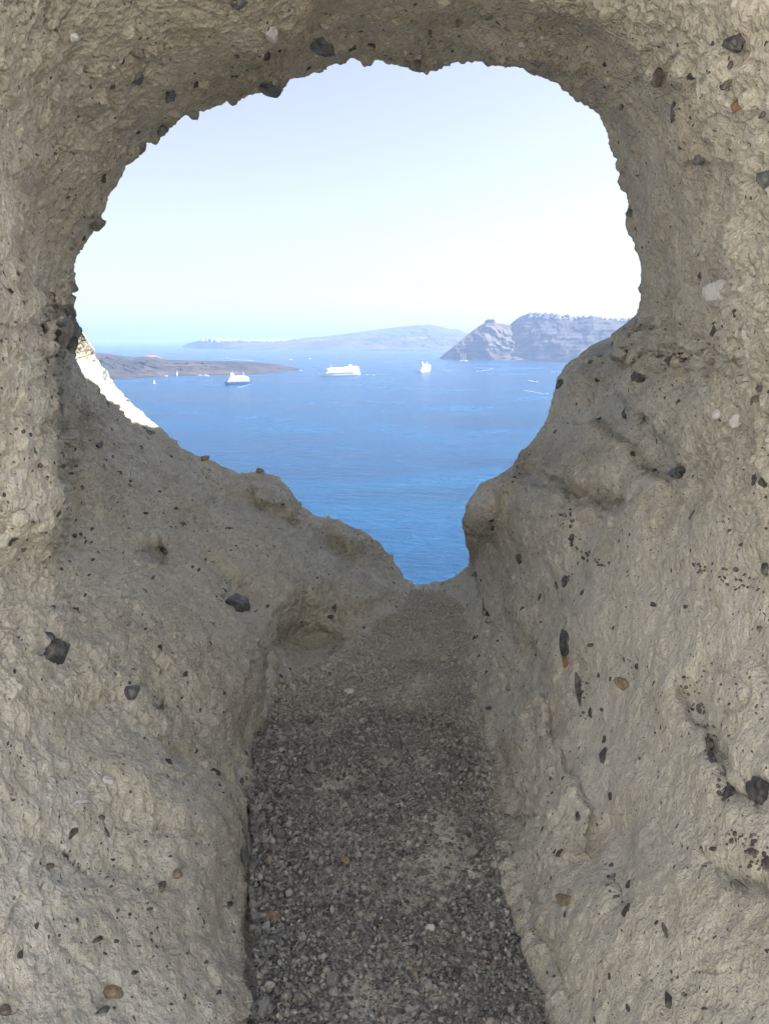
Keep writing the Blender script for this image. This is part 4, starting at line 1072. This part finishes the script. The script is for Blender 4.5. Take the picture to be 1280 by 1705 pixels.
# ------------------------------------------------------------------ air
hz = MB().box(-60000,60000,-3000,60000,-6,470)
hm = bpy.data.materials.new('sea_haze'); hm.use_nodes = True; nt = hm.node_tree; nt.nodes.clear()
out = nt.nodes.new('ShaderNodeOutputMaterial'); pv = nt.nodes.new('ShaderNodeVolumePrincipled')
pv.inputs['Color'].default_value = (0.43,0.59,0.90,1); pv.inputs['Density'].default_value = 0.72e-4; pv.inputs['Anisotropy'].default_value = 0.2
nt.links.new(pv.outputs[0], out.inputs['Volume'])
tag(hz.build('haze', hm), 'thin blue haze over the sea', kind='stuff')

# ------------------------------------------------------------------ light
SUN_EL, SUN_AZ = R_(42), R_(80)         # azimuth measured from straight ahead towards the right
sd = Vector((math.sin(SUN_AZ)*math.cos(SUN_EL), math.cos(SUN_AZ)*math.cos(SUN_EL), math.sin(SUN_EL)))
sl = bpy.data.lights.new('sun', 'SUN'); sl.energy = 5.0; sl.angle = R_(0.5); sl.color = (1.0,0.95,0.87)
so = bpy.data.objects.new('sun', sl); COL.objects.link(so); so.rotation_euler = sd.to_track_quat('Z','Y').to_euler(); so.location = (0,0,400)
w = bpy.data.worlds.new('World'); scene.world = w; w.use_nodes = True
nt = w.node_tree; bg = nt.nodes['Background']; sk = nt.nodes.new('ShaderNodeTexSky')
sk.sky_type = 'NISHITA'; sk.sun_disc = False; sk.sun_elevation = SUN_EL; sk.sun_rotation = SUN_AZ
sk.air_density = 1.0; sk.dust_density = 0.7; sk.ozone_density = 1.2
hs = nt.nodes.new('ShaderNodeHueSaturation'); hs.inputs['Saturation'].default_value = 0.5; hs.inputs['Hue'].default_value = 0.51
nt.links.new(sk.outputs[0], hs.inputs['Color']); nt.links.new(hs.outputs[0], bg.inputs['Color']); bg.inputs['Strength'].default_value = 0.058

cam = bpy.data.cameras.new('camera'); co_ = bpy.data.objects.new('camera', cam); COL.objects.link(co_)
co_.location = (0,0,EYE); co_.rotation_euler = (PI/2-PITCH, 0, 0)
cam.sensor_fit = 'VERTICAL'; cam.sensor_height = 24.0; cam.lens = F/1705*24.0
cam.clip_start = 0.05; cam.clip_end = 200000
scene.camera = co_

scene.render.engine = 'CYCLES'
scene.view_settings.view_transform = 'Standard'; scene.view_settings.look = 'None'
scene.view_settings.exposure = 1.84; scene.view_settings.gamma = 1.0
scene.cycles.use_denoising = True
scene.cycles.use_adaptive_sampling = True; scene.cycles.adaptive_threshold = 0.03; scene.cycles.max_bounces = 6; scene.cycles.diffuse_bounces = 4; scene.cycles.volume_bounces = 1
